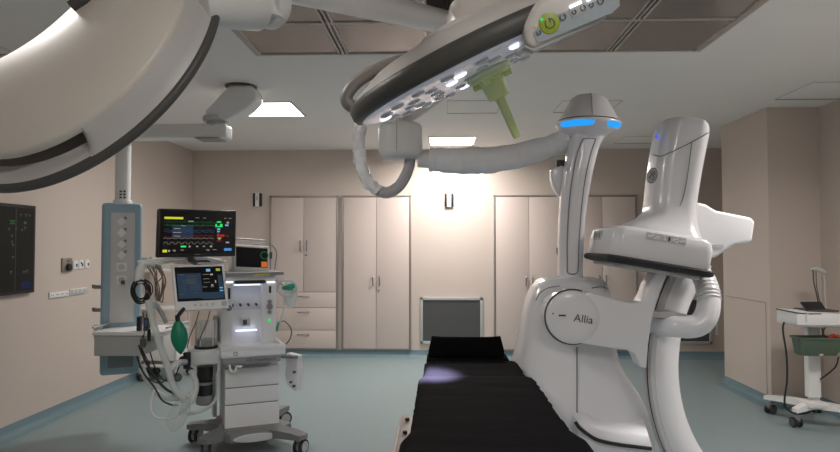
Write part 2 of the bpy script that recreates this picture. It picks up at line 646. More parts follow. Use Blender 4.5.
t = thing('key_switch', 'square steel key switch plate with black knob on the left wall', 'switch', wl(65, 272.5))
p, q = wl(60.7, 272.3), wl(70.7, 258)
MB().box((XL + .008, (p.y + q.y) / 2, (p.z + q.z) / 2), (.016, q.y - p.y, q.z - p.z), bev=.003).build('plate', mat('worn_steel', (.3, .27, .24), .4, .7), t)
k = wl(66.2, 267.2)
MB().cyl((XL + .016, k.y, k.z), (XL + .045, k.y, k.z), .036, 24, .03, bev=.004).build('knob', BLACK, t)
k = wl(66, 261)
MB().box((XL + .017, k.y, k.z), (.003, .03, .012)).build('mark', DGREY, t)
for i, (x0, x1, y0, y1, lab) in enumerate(((72.3, 77.3, 260.6, 269.2, 'small square wall plate next to the steel key switch'),
                                           (78.2, 82.8, 260.2, 268.8, 'middle one of three small square wall plates'),
                                           (84.2, 88.6, 259.6, 268.2, 'small square wall plate nearest the blue pendant column'))):
    p, q = wl(x0, y1), wl(x1, y0)
    t = thing('wall_plate', lab, 'wall socket', wl(x0, y1), 'small square wall plates')
    MB().box((XL + .006, (p.y + q.y) / 2, (p.z + q.z) / 2), (.012, q.y - p.y, q.z - p.z), bev=.003).build('plate', WHITEB, t)
    b = MB()
    b.box((XL + .013, (p.y + q.y) / 2 + .012, (p.z + q.z) / 2 - .004), (.003, .02, .028))
    if i == 1:
        b.box((XL + .013, (p.y + q.y) / 2 - .005, (p.z + q.z) / 2 + .014), (.003, .022, .016))
    b.build('insert', BLACK, t)
for i, (x0, x1, y0, y1, lab) in enumerate(((48.2, 68, 290, 298.8, 'long white socket strip low on the left wall under the key switch'),
                                           (69, 85.6, 287, 295.6, 'white four-gang switch strip low on the left wall near the pendant'))):
    p, q = wl(x0, y1), wl(x1, y0)
    t = thing('socket_strip', lab, 'wall socket', wl(x0, y1))
    Lw = q.y - p.y
    MB().box((XL + .007, (p.y + q.y) / 2, (p.z + q.z) / 2), (.014, Lw, (q.z - p.z) * .92), bev=.004).build('plate', WHITEB, t)
    for k in range(4):
        yy = p.y + Lw * (k + .5) / 4
        if i == 0:
            b = MB()
            for s_ in (-1, 1):
                b.cyl((XL + .013, yy + s_ * .012, (p.z + q.z) / 2), (XL + .0155, yy + s_ * .012, (p.z + q.z) / 2), .005, 8)
            b.build('socket', DGREY, t)
        else:
            MB().box((XL + .015, yy, (p.z + q.z) / 2), (.008, Lw / 4 * .8, (q.z - p.z) * .7), bev=.003).build('rocker', LGREY, t)

# ------------------------------------------------------------------ ceiling pendant
PY = 5.2
pa = P(121.5, 290, PY)
t = thing('ceiling_pendant', 'ceiling supply pendant with blue grey column console carrying diamond outlets', 'medical pendant', (pa.x, PY, .5))
ctop = P(241, 92, 5.22)
jl = P(216, 118, PY)
b = MB()
b.cyl((ctop.x, ctop.y, H), (ctop.x, ctop.y, H - .014), .13, 32, bev=.004)
b.build('ceiling_flange', DGREY, t)
b = MB()
bp = [(229, 84.5), (251, 84.5), (256, 91), (256, 98), (247, 107.5), (227.5, 119), (206, 119), (204, 110.5), (212, 103)]
b.cyl((ctop.x, ctop.y, H - .012), (ctop.x, ctop.y, 2.80), .095, 32)
b.prism([P(x, y, PY - .09) for x, y in bp], (0, .22, 0), bev=.03, seg=3)
b.build('upper_arm', WHITEB, t)
b = MB()
b.cyl((jl.x, PY, 2.62), (jl.x, PY, 2.575), .105, 32, bev=.01)
b.cyl((jl.x, PY, 2.58), (jl.x, PY, 2.55), .075, 32)
b.cyl((jl.x, PY, 2.555), (jl.x, PY, 2.52), .09, 32, bev=.008)
b.build('bearing', LGREY, t)
zarm = P(180, 132.5, PY).z
b = MB()
b.box(((pa.x + jl.x) / 2 + .01, PY, zarm), (jl.x - pa.x + .2, .18, .118), bev=.02, seg=3)
b.build('lower_arm', WHITEB, t)
b = MB()
b.box((jl.x - .04, PY, zarm - .062), (.2, .2, .007), bev=.002)
b.build('cover_plate', MGREY, t)
zt = P(121, 204, PY).z
b = MB()
b.cyl((pa.x, PY, zarm - .05), (pa.x, PY, zt), .060, 28)
b.cyl((pa.x, PY, zt + .03), (pa.x, PY, zt - .01), .073, 28, bev=.006)
b.build('down_tube', WHITEB, t)
b = MB()
for k in range(2):
    for j in range(3):
        b.box((pa.x + .012 + k * .03, PY - .058 + k * .004, zt + .05 + j * .025), (.018, .006, .014))
b.build('tube_vents', DGREY, t)
zb = P(121, 375.5, PY - .15).z
hw = .150
ca_ = math.radians(26)
CFm = Frame((pa.x, PY, 0), V((math.cos(ca_), math.sin(ca_), 0)), V((-math.sin(ca_), math.cos(ca_), 0)), V((0, 0, 1)))
MB().box((0, 0, (zt + zb) / 2), (2 * hw, .28, zt - zb), CFm.M, bev=.035, seg=4).build('console', CONSOLE, t)
yf = -.141
ck_ = lambda x, y: CFm.plane(x, y, yf)
a, c = ck_(109.5, 323), ck_(135, 213)
MB().box(((a.x + c.x) / 2, yf, (a.z + c.z) / 2), (c.x - a.x, .008, c.z - a.z), CFm.M, bev=.004).build('front_panel', mat('console_front', (.58, .575, .57), .45), t)
a, c = ck_(107.5, 368.5), ck_(133, 354)
MB().box(((a.x + c.x) / 2, yf, (a.z + c.z) / 2), (c.x - a.x, .008, c.z - a.z), CFm.M, bev=.003).build('lower_panel', mat('slate_panel', (.20, .25, .28), .5), t)
for py in (222, 233, 244.6, 255.5):
    q = ck_(121.5, py)
    o = MB().box((0, 0, 0), (.055, .02, .055), CFm.M @ Matrix.Translation((q.x, yf - .008, q.z)) @ Matrix.Rotation(PI / 4, 4, 'Y'), bev=.004).build('gas_outlet', WHITEB, t)
    q = ck_(125.6, py - 4)
    MB().cyl(CFm.w((q.x, yf, q.z)), CFm.w((q.x, yf - .022, q.z)), .011, 14).build('outlet_button', MGREY, o)
for py in (267, 280):
    q = ck_(121.5, py)
    o = MB().box((q.x, yf - .006, q.z), (.078, .012, .07), CFm.M, bev=.004).build('power_socket', WHITEB, t)
    MB().cyl(CFm.w((q.x, yf - .01, q.z)), CFm.w((q.x, yf - .016, q.z)), .024, 18).build('socket_face', LGREY, o)
q = ck_(123, 282)
MB().box((q.x, yf - .03, q.z), (.03, .05, .03), CFm.M, bev=.006).build('plug', DGREY, t)
for py in (287, 310):
    q = P(98.5, py, PY)
    b = MB()
    b.box((q.x, q.y, q.z), (.08, .03, .03), bev=.006)
    b.cyl((q.x - .04, q.y, q.z - .01), (q.x - .04, q.y, q.z + .02), .014, 12)
    b.build('rail_clamp', MGREY, t)
# shelf with a drawer box
ys = 4.78
s0, s1 = P(92, 333, ys), P(166, 318, ys)
zs = s0.z
b = MB()
b.box(((s0.x + s1.x) / 2, 5.0, zs - .005), (s1.x - s0.x, .44, .03), bev=.008)
b.build('shelf', WHITEB, t)
zq = P(100, 356.5, ys).z
d0, d1 = P(92.5, 340, ys), P(139, 340, ys)
dr = MB().box(((d0.x + d1.x) / 2, 5.01, (zs - .02 + zq) / 2), (d1.x - d0.x, .42, zs - .02 - zq), bev=.008).build('drawer', mat('drawer_grey', (.42, .42, .41), .5), t)
b = MB()
q = P(88, 327, ys + .1)
b.cyl((s0.x + .02, q.y, zs + .03), (s0.x - .05, q.y, zs + .03), .012, 12)
b.cyl((s0.x - .03, q.y, zs - .05), (s0.x - .03, q.y, zs + .05), .011, 12)
b.cyl((s0.x - .015, q.y, zs - .05), (s0.x - .015, q.y, zs + .05), .011, 12)
b.tube([(s0.x, 4.79, zs + .04), (s0.x, 5.2, zs + .04), (s1.x, 5.2, zs + .04), (s1.x, 4.79, zs + .04)], .009, 8)
b.build('side_rail', ALU, t)
# things on the pendant shelf
a = P(143, 327, 4.85)
t = thing('cable_adapter', 'black power adapter upright on the white pendant shelf', 'adapter', (a.x, 4.85, zs + .01))
b = MB()
b.box((a.x - .027, 4.85, zs + .065), (.03, .045, .11), bev=.005)
b.box((a.x + .03, 4.85, zs + .06), (.04, .045, .10), bev=.005)
b.build('body', BLACK, t)
MB().box((a.x + .03, 4.8265, zs + .07), (.026, .003, .045)).build('sticker', mat('blue_sticker', (.05, .2, .5), .5), t)

# ------------------------------------------------------------------ anaesthesia machine
ang = math.radians(25)
AO = P(251.5, 400, 4.85)
AF = Frame((AO.x, 4.85, 0), V((math.cos(ang), math.sin(ang), 0)), V((-math.sin(ang), math.cos(ang), 0)), V((0, 0, 1)))
t = thing('anaesthesia_machine', 'grey wheeled anaesthesia machine with drawers and lit worktop', 'medical machine', (AO.x, 4.85, 0))


def abox(b, x0, y0, x1, y1, ly, depth, bev=.006, seg=2):      # box whose front face covers a pixel rectangle
    p, q = AF.plane(x0, y1, ly), AF.plane(x1, y0, ly)
    b.box(((p.x + q.x) / 2, ly + depth / 2, (p.z + q.z) / 2), (q.x - p.x, depth, q.z - p.z), AF.M, bev=bev, seg=seg)
    return p, q


MACH = mat('machine_grey', (.58, .59, .60), .42)
MACHL = mat('machine_pale_grey', (.76, .765, .77), .42)
MACHD = mat('machine_base_grey', (.20, .205, .21), .5)
cz0 = AF.plane(252, 431, .01).z
cz1 = AF.plane(252, 366, .01).z
cxl, cxr = AF.plane(224.7, 400, 0).x, AF.plane(279, 400, 0).x
MB().box(((cxl + cxr) / 2, .225, (cz0 + cz1) / 2 + .02), (cxr - cxl - .01, .41, cz1 - cz0 + .05), AF.M, bev=.008).build('cabinet', MACH, t)
zs_ = [cz0, AF.plane(252, 402.8, 0).z, AF.plane(252, 386, 0).z, cz1]
for za, zb2 in zip(zs_, zs_[1:]):
    dr = MB().box(((cxl + cxr) / 2, 0, (za + zb2) / 2), (cxr - cxl, .04, zb2 - za - .008), AF.M, bev=.008, seg=3).build('drawer', MACHL, t)
    b = MB()
    if za == cz0:
        b.box(((cxl + cxr) / 2, -.021, za + .035), (.30, .008, .014), AF.M, bev=.003)
    else:
        b.box(((cxl + cxr) / 2, .005, za), (cxr - cxl - .02, .035, .009), AF.M)
    b.build('grip', MGREY, dr)
# worktop
wz1 = AF.plane(252, 346.5, -.16).z
wl0, wr0 = AF.plane(220.5, 348, -.16).x, AF.plane(286, 347, -.16).x
b = MB()
b.box(((wl0 + wr0) / 2, .10, wz1 - .05), (wr0 - wl0, .52, .06), AF.M, bev=.02, seg=3)
for xx in (wl0 + .015, wr0 - .015):
    b.box((xx, .10, wz1 - .012), (.03, .52, .03), AF.M, bev=.008)
b.box(((wl0 + wr0) / 2, -.148, wz1 - .012), (wr0 - wl0, .03, .03), AF.M, bev=.01)
b.build('worktop', MACHL, t)
b = MB()
zl = AF.plane(252, 363.5, -.15).z
b.box(((wl0 + wr0) / 2 - .01, .08, (wz1 - .075 + zl) / 2), (wr0 - wl0 - .05, .46, wz1 - .075 - zl), AF.M, bev=.015)
b.build('fascia', mat('fascia_grey', (.27, .28, .285), .5), t)
Mt = AF.M @ Matrix.Translation((wl0 + (wr0 - wl0) * .62, -.152, (wz1 - .08 + zl) / 2 + .004)) @ Matrix.Rotation(PI / 2, 4, 'X')
text('GE Healthcare', 'lettering', DGREY, t, Mt, .036)
b = MB()
q = AF.plane(235.5, 352.5, -.162)
b.tube([(q.x + .013 * math.cos(k * PI / 8), -.167, wz1 - .045 + .013 * math.sin(k * PI / 8)) for k in range(16)], .002, 6, closed=True, M=AF.M)
b.build('round_badge', DGREY, t)
# hooked handle under the tray
b = MB()
hk = [AF.plane(x, y, -.16) for x, y in ((229, 365), (231, 371), (235, 371), (237, 366.5), (240, 367), (242, 366))]
b.tube(hk, .009, 8, sm=4, M=AF.M)
b.build('hook', WHITEB, t)
# upper column
uy = .10
u0, u1 = AF.plane(221.5, 275, uy).x, AF.plane(276.5, 275, uy).x
uz1 = AF.plane(250, 275.5, uy).z
uzb = wz1 - .03
uz_t, uz_b = AF.plane(250, 284, uy).z, AF.plane(250, 310, uy).z
px0, px1 = AF.plane(232.5, 290, uy).x, AF.plane(262.5, 290, uy).x
b = MB()
dp = .36
b.box(((u0 + px0) / 2, uy + dp / 2, (uz1 + uzb) / 2), (px0 - u0, dp, uz1 - uzb), AF.M, bev=.012)
b.box(((px1 + u1) / 2, uy + dp / 2, (uz1 + uzb) / 2), (u1 - px1, dp, uz1 - uzb), AF.M, bev=.012)
b.box(((px0 + px1) / 2, uy + dp / 2, (uz1 + uz_t) / 2), (px1 - px0 + .02, dp - .002, uz1 - uz_t), AF.M)
b.box(((px0 + px1) / 2, uy + dp / 2 + .03, (uz_b + uzb) / 2), (px1 - px0 + .02, dp - .06, uz_b - uzb), AF.M)
b.box(((px0 + px1) / 2, uy + .24, (uz_t + uz_b) / 2), (px1 - px0 + .02, .2, uz_t - uz_b + .01), AF.M)
b.build('housing', MACHL, t)
b = MB()
b.box(((px0 + px1) / 2, uy + .03, uz_t - .007), (px1 - px0 - .03, .05, .010), AF.M)
b.build('pocket_light', E_POCKET, t)
b = MB()
for k in range(4):
    xx = px0 + (px1 - px0) * (.06 + .27 * k)
    b.cyl(AF.w((xx, uy + .14, uz_b + .035)), AF.w((xx, uy + .10, uz_b + .03)), .010, 10)
b.build('gauge_stub', DGREY, t)
b = MB()
abox(b, 234.5, 280, 266, 284, uy - .02, .05, bev=.014)
b.build('visor', BLACK, t)
for x0, x1 in ((226, 233), (267, 275)):
    b = MB()
    abox(b, x0, 281.3, x1, 283, uy - .004, .01, bev=.002)
    b.build('strip_light', E_WHITE, t)
for x0, y0, x1, y1 in ((269, 286, 271.3, 293), (228, 288, 230.5, 299)):
    b = MB()
    abox(b, x0, y0, x1, y1, uy - .003, .01, bev=.002)
    b.build('slot', BLACK, t)
for px, py, r in ((269.5, 301.5, .016), (269.5, 306.5, .024), (269.5, 312, .015), (229, 308, .022)):
    q = AF.plane(px, py, uy)
    MB().cyl(AF.w((q.x, uy + .01, q.z)), AF.w((q.x, uy - .02, q.z)), r, 16, bev=.003).build('knob', MGREY, t)
q = AF.plane(269.5, 320.5, uy)
MB().cyl(AF.w((q.x, uy + .01, q.z)), AF.w((q.x, uy - .012, q.z)), .011, 12).build('green_button', E_GREEN, t)
b = MB()
abox(b, 241.5, 317.5, 250, 326.5, uy + .025, .03, bev=.004)
b.build('flow_meter', ALU, t)
b = MB()
abox(b, 243, 319.5, 247, 325, uy + .02, .03, bev=.002)
b.build('flow_window', DGREY, t)
q0, q1 = AF.plane(236, 331, uy + .02), AF.plane(257, 331, uy + .02)
b = MB()
b.box(((q0.x + q1.x) / 2, uy + .03, q0.z), (q1.x - q0.x, .024, .009), AF.M)
b.build('worktop_light', E_STRIP, t)
# top shelf
tz = AF.plane(250, 275.5, uy - .05).z
b = MB()
b.box(((u0 + u1) / 2 + .02, uy + .18, tz + .012), (u1 - u0 + .06, .46, .025), AF.M, bev=.006)
b.build('top_shelf', MGREY, t)
b = MB()
abox(b, 254, 274.0, 270, 275.4, uy - .054, .01, bev=.001)
b.build('yellow_label', mat('yellow_label', (.75, .5, .06), .5), t)
# base with oval pad and casters
b = MB()
bc = V((AO.x, 4.85, 0)) + AF.R @ V((-.02, .16, 0))
cpos = [P(299, 455, 4.70), P(206, 462, 4.58), P(194, 447, 4.95), P(282, 421, 5.48)]
cpos = [V((p.x, p.y, 0)) for p in cpos]
zb0 = .115
b.box(((cxl + cxr) / 2, .16, zb0 + .015), (cxr - cxl + .06, .52, .085), AF.M, bev=.03, seg=3)
b.prism([(x, y, zb0 - .02) for x, y in ((cxl - .06, .0), (cxl + .02, -.17), (cxr - .04, -.17), (cxr + .1, .0), (cxr, .2), (cxl, .2))], (0, 0, .07), AF.M, bev=.02)
for c in cpos:
    d_ = (c - bc)
    L = d_.length
    d_.normalize()
    fr = Frame((bc.x, bc.y, 0), d_, V((-d_.y, d_.x, 0)), V((0, 0, 1)))
    b.loft([[(.1, -.1, .17), (.1, .1, .17), (.1, .1, .10), (.1, -.1, .10)], [(L - .05, -.055, .165), (L - .05, .055, .165), (L - .05, .055, .115), (L - .05, -.055, .115)],
            [(L + .045, -.045, .155), (L + .045, .045, .155), (L + .045, .045, .12), (L + .045, -.045, .12)]], fr.M)
b.build('base', MACHD, t, ang=30)
b = MB()
b.loft([[AF.w(((cxl + cxr) / 2 + r_ * .16 * math.cos(2 * PI * k / 28), -.01 - .15 * 1.0 + r_ * .012 * math.sin(2 * PI * k / 28) * 0 - dz_, .125 + r_ * .030 * math.sin(2 * PI * k / 28))) for k in range(28)] for r_, dz_ in ((1, 0), (1, .016), (.92, .02))])
b.build('oval_pad', MACH, t)


def caster(t, c, yaw, r=.058, name='caster', wm=LGREY):
    M = Matrix.Translation((c.x, c.y, 0)) @ Matrix.Rotation(yaw, 4, 'Z')
    b = MB()
    b.lathe([(.022, 2 * r + .012), (.022, 2 * r - .015)], M, 14)
    b.prism([(-.02, -.012, 2 * r - .005), (.03, -.012, 2 * r - .005), (.045, -.012, r), (.02, -.012, r - .012), (-.01, -.012, r + .01)], (0, .024, 0), M, bev=.004)
    cs = b.build(name, MGREY, t)
    for s_ in (-1, 1):
        b = MB()
        Mw = M @ Matrix.Translation((.022, s_ * .026, r)) @ Matrix.Rotation(PI / 2, 4, 'X')
        b.lathe([(r * .35, -.011), (r * .8, -.012), (r * .95, -.009), (r, 0), (r * .95, .009), (r * .8, .012), (r * .35, .011)], Mw, 24)
        b.build('wheel', RUBBER, cs)
        b = MB()
        b.lathe([(r * .2, -.0135), (r * .7, -.0135), (r * .7, .0135), (r * .2, .0135)], Mw, 20)
        b.build('hub_cap', wm, cs)
    return cs


for c, yw in zip(cpos, (1.2, 1.9, 1.4, .6)):
    caster(t, c, yw)
# absorber block with clear bellows and black canister, left of the column
b = MB()
p, q = AF.plane(189.5, 366, -.05), AF.plane(221, 349.5, -.05)
b.box(((p.x + q.x) / 2, .08, (p.z + q.z) / 2), (q.x - p.x, .28, q.z - p.z), AF.M, bev=.02, seg=3)
b.build('absorber_block', MACHL, t)
bq = AF.plane(206, 346, .07)
bt = AF.plane(206, 321, .07)
rb = abs(AF.plane(217, 335, .07).x - AF.plane(194.5, 335, .07).x) / 2
Mb = AF.M @ Matrix.Translation((bq.x, .07, 0))
b = MB()
b.lathe([(rb, bq.z), (rb, bt.z - .02), (rb * .9, bt.z), (rb * .88, bt.z - .004), (rb * .95, bt.z - .022), (rb * .96, bq.z)], Mb, 32, cap=False)
b.build('bellows_dome', CLEAR, t)
b = MB()
pr = []
for k in range(6):
    z = bq.z + .005 + k * .009
    pr += [(rb * .72, z), (rb * .88, z + .0045)]
b.lathe(pr, Mb, 28)
b.lathe([(rb * 1.04, bq.z - .02), (rb * 1.04, bq.z + .006)], Mb, 28)
b.build('bellows', BLACK, t)
b = MB()
for k in range(5):
    th = 2 * PI * k / 5 + .3
    b.cyl(Mb @ V((rb * .95 * math.cos(th), rb * .95 * math.sin(th), bq.z)), Mb @ V((rb * .95 * math.cos(th), rb * .95 * math.sin(th), bt.z + .01)), .004, 8)
b.build('guide_rods', ALU, t)
c0, c1 = AF.plane(205, 366, .07), AF.plane(205, 404, .07)
rc = abs(AF.plane(213.5, 385, .07).x - AF.plane(197, 385, .07).x) / 2
Mc = AF.M @ Matrix.Translation((c0.x, .07, 0))
b = MB()
b.lathe([(rc, c0.z), (rc, c0.z - .09), (rc * .9, c0.z - .095), (rc * .9, c0.z - .11), (rc, c0.z - .115), (rc, c1.z + .07), (rc * .8, c1.z + .065)], Mc, 28)
b.build('canister', BLACK, t)
b = MB()
b.lathe([(rc * 1.0, c1.z + .07), (rc * 1.05, c1.z + .06), (rc * 1.05, c1.z + .01), (rc * .9, c1.z)], Mc, 28)
b.build('canister_foot', MGREY, t)
b = MB()
b.lathe([(rc * 1.02, c0.z - .115), (rc * 1.02, c0.z - .135)], Mc, 28)
b.build('canister_band', MGREY, t)
b = MB()
b.box((AF.plane(217, 380, .12).x, .3, (c0.z + c1.z) / 2 + .1), (.03, .1, c0.z - c1.z + .5), AF.M, bev=.004)
b.build('side_column', MACH, t)
# valve behind the green bag
b = MB()
q = AF.plane(187, 362, -.06)
b.cyl(AF.w((q.x - .04, -.06, q.z + .01)), AF.w((q.x + .06, .0, q.z + .01)), .034, 18, bev=.006)
b.cyl(AF.w((q.x, -.05, q.z - .05)), AF.w((q.x, -.05, q.z + .07)), .026, 18, bev=.006)
b.build('valve', BLACK, t)
# folding side flap
b = MB()
fp = [P(x, y, 5.05) for x, y in ((286, 353), (297.5, 356), (297.5, 389), (295, 391.5), (286.5, 385), (284.5, 374), (285.5, 365))]
b.prism(fp, (.03, .06, 0), bev=.008)
b.build('side_flap', MACHL, t)
for x, y in ((291, 382), (294.5, 372), (294, 386)):
    MB().box(P(x, y, 5.04), (.022, .04, .016), bev=.005).build('flap_latch', DGREY, t)
b = MB()
q0, q1 = P(279, 356, 5.0), P(298, 357, 5.02)
b.tube([P(272, 362, 4.95), q0, q1], .016, 10)
b.build('flap_hinge', MGREY, t)
# ventilator screen on an arm (part of the machine)


class Panel:
    def __init__(s, TL, TR, BL):
        s.o, s.u, s.v = TL, TR - TL, BL - TL
        s.n = s.u.cross(s.v).normalized()
        if s.n.dot(EYE - TL) < 0:
            s.n = -s.n

    def at(s, a, c, off=0):
        return s.o + s.u * a + s.v * c + s.n * off

    def slab(s, b, a0, c0, a1, c1, off0, off1, bev=0, seg=2):
        b.prism([s.at(a0, c0, off0), s.at(a1, c0, off0), s.at(a1, c1, off0), s.at(a0, c1, off0)], s.n * (off1 - off0), bev=bev, seg=seg)


TL, TR = P(171.6, 265.4, 4.42), P(224.3, 264.2, 4.62)
BL = P(176, 311.3, 4.36)
vp = Panel(TL, TR, BL)
vsn = thing
b = MB()
vp.slab(b, 0, 0, 1, 1, -.04, 0, bev=.012, seg=3)
scr = b.build('ventilator_screen', WHITEB, t)
b = MB()
vp.slab(b, .045, .045, .945, .80, -.002, .0015)
b.build('display', GLOSSBLACK, scr)


def cells(pan, parent, name, m, cs, off=.003):
    b = MB()
    for a0, c0, a1, c1 in cs:
        pan.slab(b, a0, c0, a1, c1, off, off + .0008)
    return b.build(name, m, parent, smooth=False)


cells(vp, scr, 'menu_panel', E_UI, [(.075, .19, .52, .74), (.5, .62, .93, .77), (.84, .24, .93, .62)], .002)
cells(vp, scr, 'key_row', E_SKY, [(.63, .10, .71, .16), (.855, .52, .92, .545), (.855, .585, .92, .61)])
cells(vp, scr, 'lime_key', E_LIME, [(.82, .095, .90, .15)])
cells(vp, scr, 'menu_text', E_DIM, [(.09, .205, .21, .215), (.15, .22, .22, .23), (.25, .25, .44, .262)] + [(.24, .31 + k * .025, .44 - .05 * (k % 2), .322 + k * .025) for k in range(5)] +
      [(.17, .34 + k * .055, .22, .352 + k * .055) for k in range(5)] + [(.31 + .06 * (k % 3), .46 + .04 * (k // 3), .35 + .06 * (k % 3), .47 + .04 * (k // 3)) for k in range(9)] + [(.10, .64, .19, .652), (.36, .62, .45, .632)])
cells(vp, scr, 'readout_text', E_TRW, [(.70, .21, .75, .245), (.70, .45, .74, .48), (.56, .22, .68, .226), (.56, .32, .68, .326), (.56, .40, .68, .404), (.53, .5, .62, .506), (.68, .5, .75, .506), (.78, .36, .80, .42)])
b = MB()
for k in range(4):
    q = vp.at(.36 + k * .11, .89, .001)
    b.tube([q + (vp.u.normalized() * math.cos(j * PI / 6) + vp.v.normalized() * math.sin(j * PI / 6)) * .007 for j in range(12)], .0014, 6, closed=True)
b.build('screen_button', MGREY, scr)
b = MB()
q = vp.at(.91, .885, 0)
b.cyl(q - vp.n * .005, q + vp.n * .012, .019, 20, bev=.003)
b.build('rotary_knob', LGREY, scr)
b = MB()
q = vp.at(.5, .5, -.04)
b.tube([q, q - vp.n * .1, AF.w((u0 - .01, uy + .15, q.z))], .025, 12)
b.tube([P(138, 262, 4.7), P(172, 258.5, 4.75), P(198, 257, 4.85), P(226, 262, 5.0)], .012, 10)
b.build('screen_arm', WHITEB, t)

# large patient monitor on the machine's top
t = thing('patient_monitor', 'large black patient monitor with coloured waveforms above the anaesthesia machine', 'monitor', P(197, 258, 4.72))
TL, TR, BL = P(158.8, 208.3, 4.50), P(236.7, 210.6, 4.88), P(157, 257.5, 4.48)
mp = Panel(TL, TR, BL)
b = MB()
mp.slab(b, 0, 0, 1, 1, -.05, 0, bev=.012, seg=3)
b.build('case', BLACK, t)
b = MB()
mp.slab(b, .025, .04, .975, .93, -.002, .001)
scr = b.build('screen', GLOSSBLACK, t)
b = MB()
q = mp.at(.5, .965, .0015)
cells(mp, t, 'maker_mark', MGREY, [(.46, .945, .53, .955)], .001)
cells(mp, scr, 'alarm_bar', E_YELLOW, [(.07, .17, .30, .215), (.062, .845, .115, .90)])
cells(mp, scr, 'key_bar', E_UIB, [(.84, .825, .94, .88)])
cells(mp, scr, 'screen_lettering', E_TRW, [(.365, .245, .43, .262), (.45, .175, .50, .182), (.55, .175, .59, .182), (.28, .348, .33, .355), (.19, .405, .27, .415), (.18, .485, .28, .495), (.19, .56, .27, .57),
                                     (.865, .25, .895, .29), (.86, .685, .905, .715), (.38, .765, .40, .80), (.475, .77, .50, .795), (.56, .77, .585, .79), (.65, .765, .68, .80), (.13, .85, .15, .89), (.18, .85, .22, .86),
                                     (.28, .85, .32, .86), (.60, .85, .65, .86), (.69, .85, .74, .86), (.83, .17, .86, .18), (.89, .17, .93, .18), (.19, .87, .22, .88), (.62, .87, .64, .88)])
cells(mp, scr, 'popup_window', E_UID, [(.17, .345, .43, .605)], .0025)
cells(mp, scr, 'green_digits', E_GREEN, [(.735, .245, .79, .275), (.715, .30, .735, .37), (.775, .30, .81, .37), (.74, .345, .78, .37), (.28, .765, .345, .80)])
cells(mp, scr, 'blue_digits', E_SKY, [(.74, .395, .78, .43), (.845, .31, .89, .345), (.74, .45, .775, .48)])
cells(mp, scr, 'red_digits', E_TRR, [(.74, .53, .84, .575), (.86, .555, .90, .57), (.74, .50, .76, .53), (.74, .66, .80, .675)])
cells(mp, scr, 'yellow_digits', E_LIME, [(.745, .595, .80, .615), (.76, .615, .785, .64)])


def wave(parent, name, m, rows):
    b = MB()
    for row, a0, a1, amp, n, kind in rows:
        pts = []
        N = n * 8
        for k in range(N + 1):
            ph = (k % 8) / 8
            if kind == 'ecg':
                y = -amp if (k % 8) == 3 else amp * .3 if (k % 8) == 4 else 0
            elif kind == 'square':
                y = -amp if .1 < ph < .6 else 0
            else:
                y = -amp * math.exp(-((ph - .3) / .2) ** 2)
            pts.append(mp.at(a0 + (a1 - a0) * k / N, row + y, .003))
        b.tube(pts, .0008, 4)
    b.build(name, m, parent)


wave(scr, 'ecg_trace', E_TRG, [(.275, .07, .71, .035, 6, 'ecg'), (.34, .07, .71, .03, 7, 'ecg'), (.345, .07, .71, .012, 5, 'x')])
wave(scr, 'oxygen_trace', E_TRB, [(.45, .07, .70, .025, 6, 'x'), (.485, .07, .70, .02, 7, 'x')])
wave(scr, 'pressure_trace', E_TRR, [(.56, .43, .70, .02, 4, 'x'), (.59, .07, .70, .012, 7, 'x')])
wave(scr, 'breath_trace', E_TRW, [(.73, .07, .70, .04, 8, 'square'), (.62, .07, .70, .02, 8, 'x')])
b = MB()
q = mp.at(.5, .6, -.05)
b.tube([q, q - mp.n * .10, q - mp.n * .11 + V((0, 0, -.16)), q - mp.n * .2 + V((.05, .1, -.19))], .025, 12)
b.build('mount', DGREY, t)

# transport monitor on the top shelf
t = thing('transport_monitor', 'small white portable monitor with orange key on the machine top shelf', 'monitor', AF.w((.2, .1, tz + .025)))
TL, TR = P(232.6, 244, 5.06), P(270, 246.3, 5.22)
BL = P(232.6, 272, 5.06)
tp = Panel(TL, TR, BL)
b = MB()
tp.slab(b, 0, 0, 1, 1, -.16, 0, bev=.022, seg=3)
b.build('case', WHITEB, t)
b = MB()
tp.slab(b, .09, .09, .93, .80, -.003, .0015)
scr = b.build('screen', GLOSSBLACK, t)
b = MB()
q = tp.at(.845, .34, .003)
b.tube([q + (tp.u.normalized() * math.cos(j * PI / 10) + tp.v.normalized() * math.sin(j * PI / 10)) * .030 for j in range(20)], .004, 6, closed=True)
b.build('round_dial', emis('dial_green', (.03, .22, .09), .4), scr)
cells(tp, scr, 'orange_key', E_ORANGE, [(.76, .575, .92, .78)])
b = MB()
b.tube([tp.at(.08, .0, -.05), tp.at(.1, -.16, -.05), tp.at(.2, -.2, -.05), tp.at(.85, -.2, -.05), tp.at(.93, -.16, -.05), tp.at(.95, 0, -.05)], .009, 8, sm=3)
b.build('carry_handle', LGREY, t)
b = MB()
tp.slab(b, .1, .97, .9, 1.06, -.14, -.02, bev=.004)
b.build('docking_foot', DGREY, t)
b = MB()
b.box(tp.at(1.03, .33, -.03), (.03, .04, .06), bev=.006)
b.build('cable_plug', DGREY, t)
b = MB()
b.tube([tp.at(.6, -.03, -.08), tp.at(1.0, -.1, -.06), tp.at(1.22, .15, -.05), tp.at(1.2, .6, -.05), tp.at(1.15, 1.1, -.05)], .005, 8, sm=6)
b.build('sensor_lead', MGREY, t)

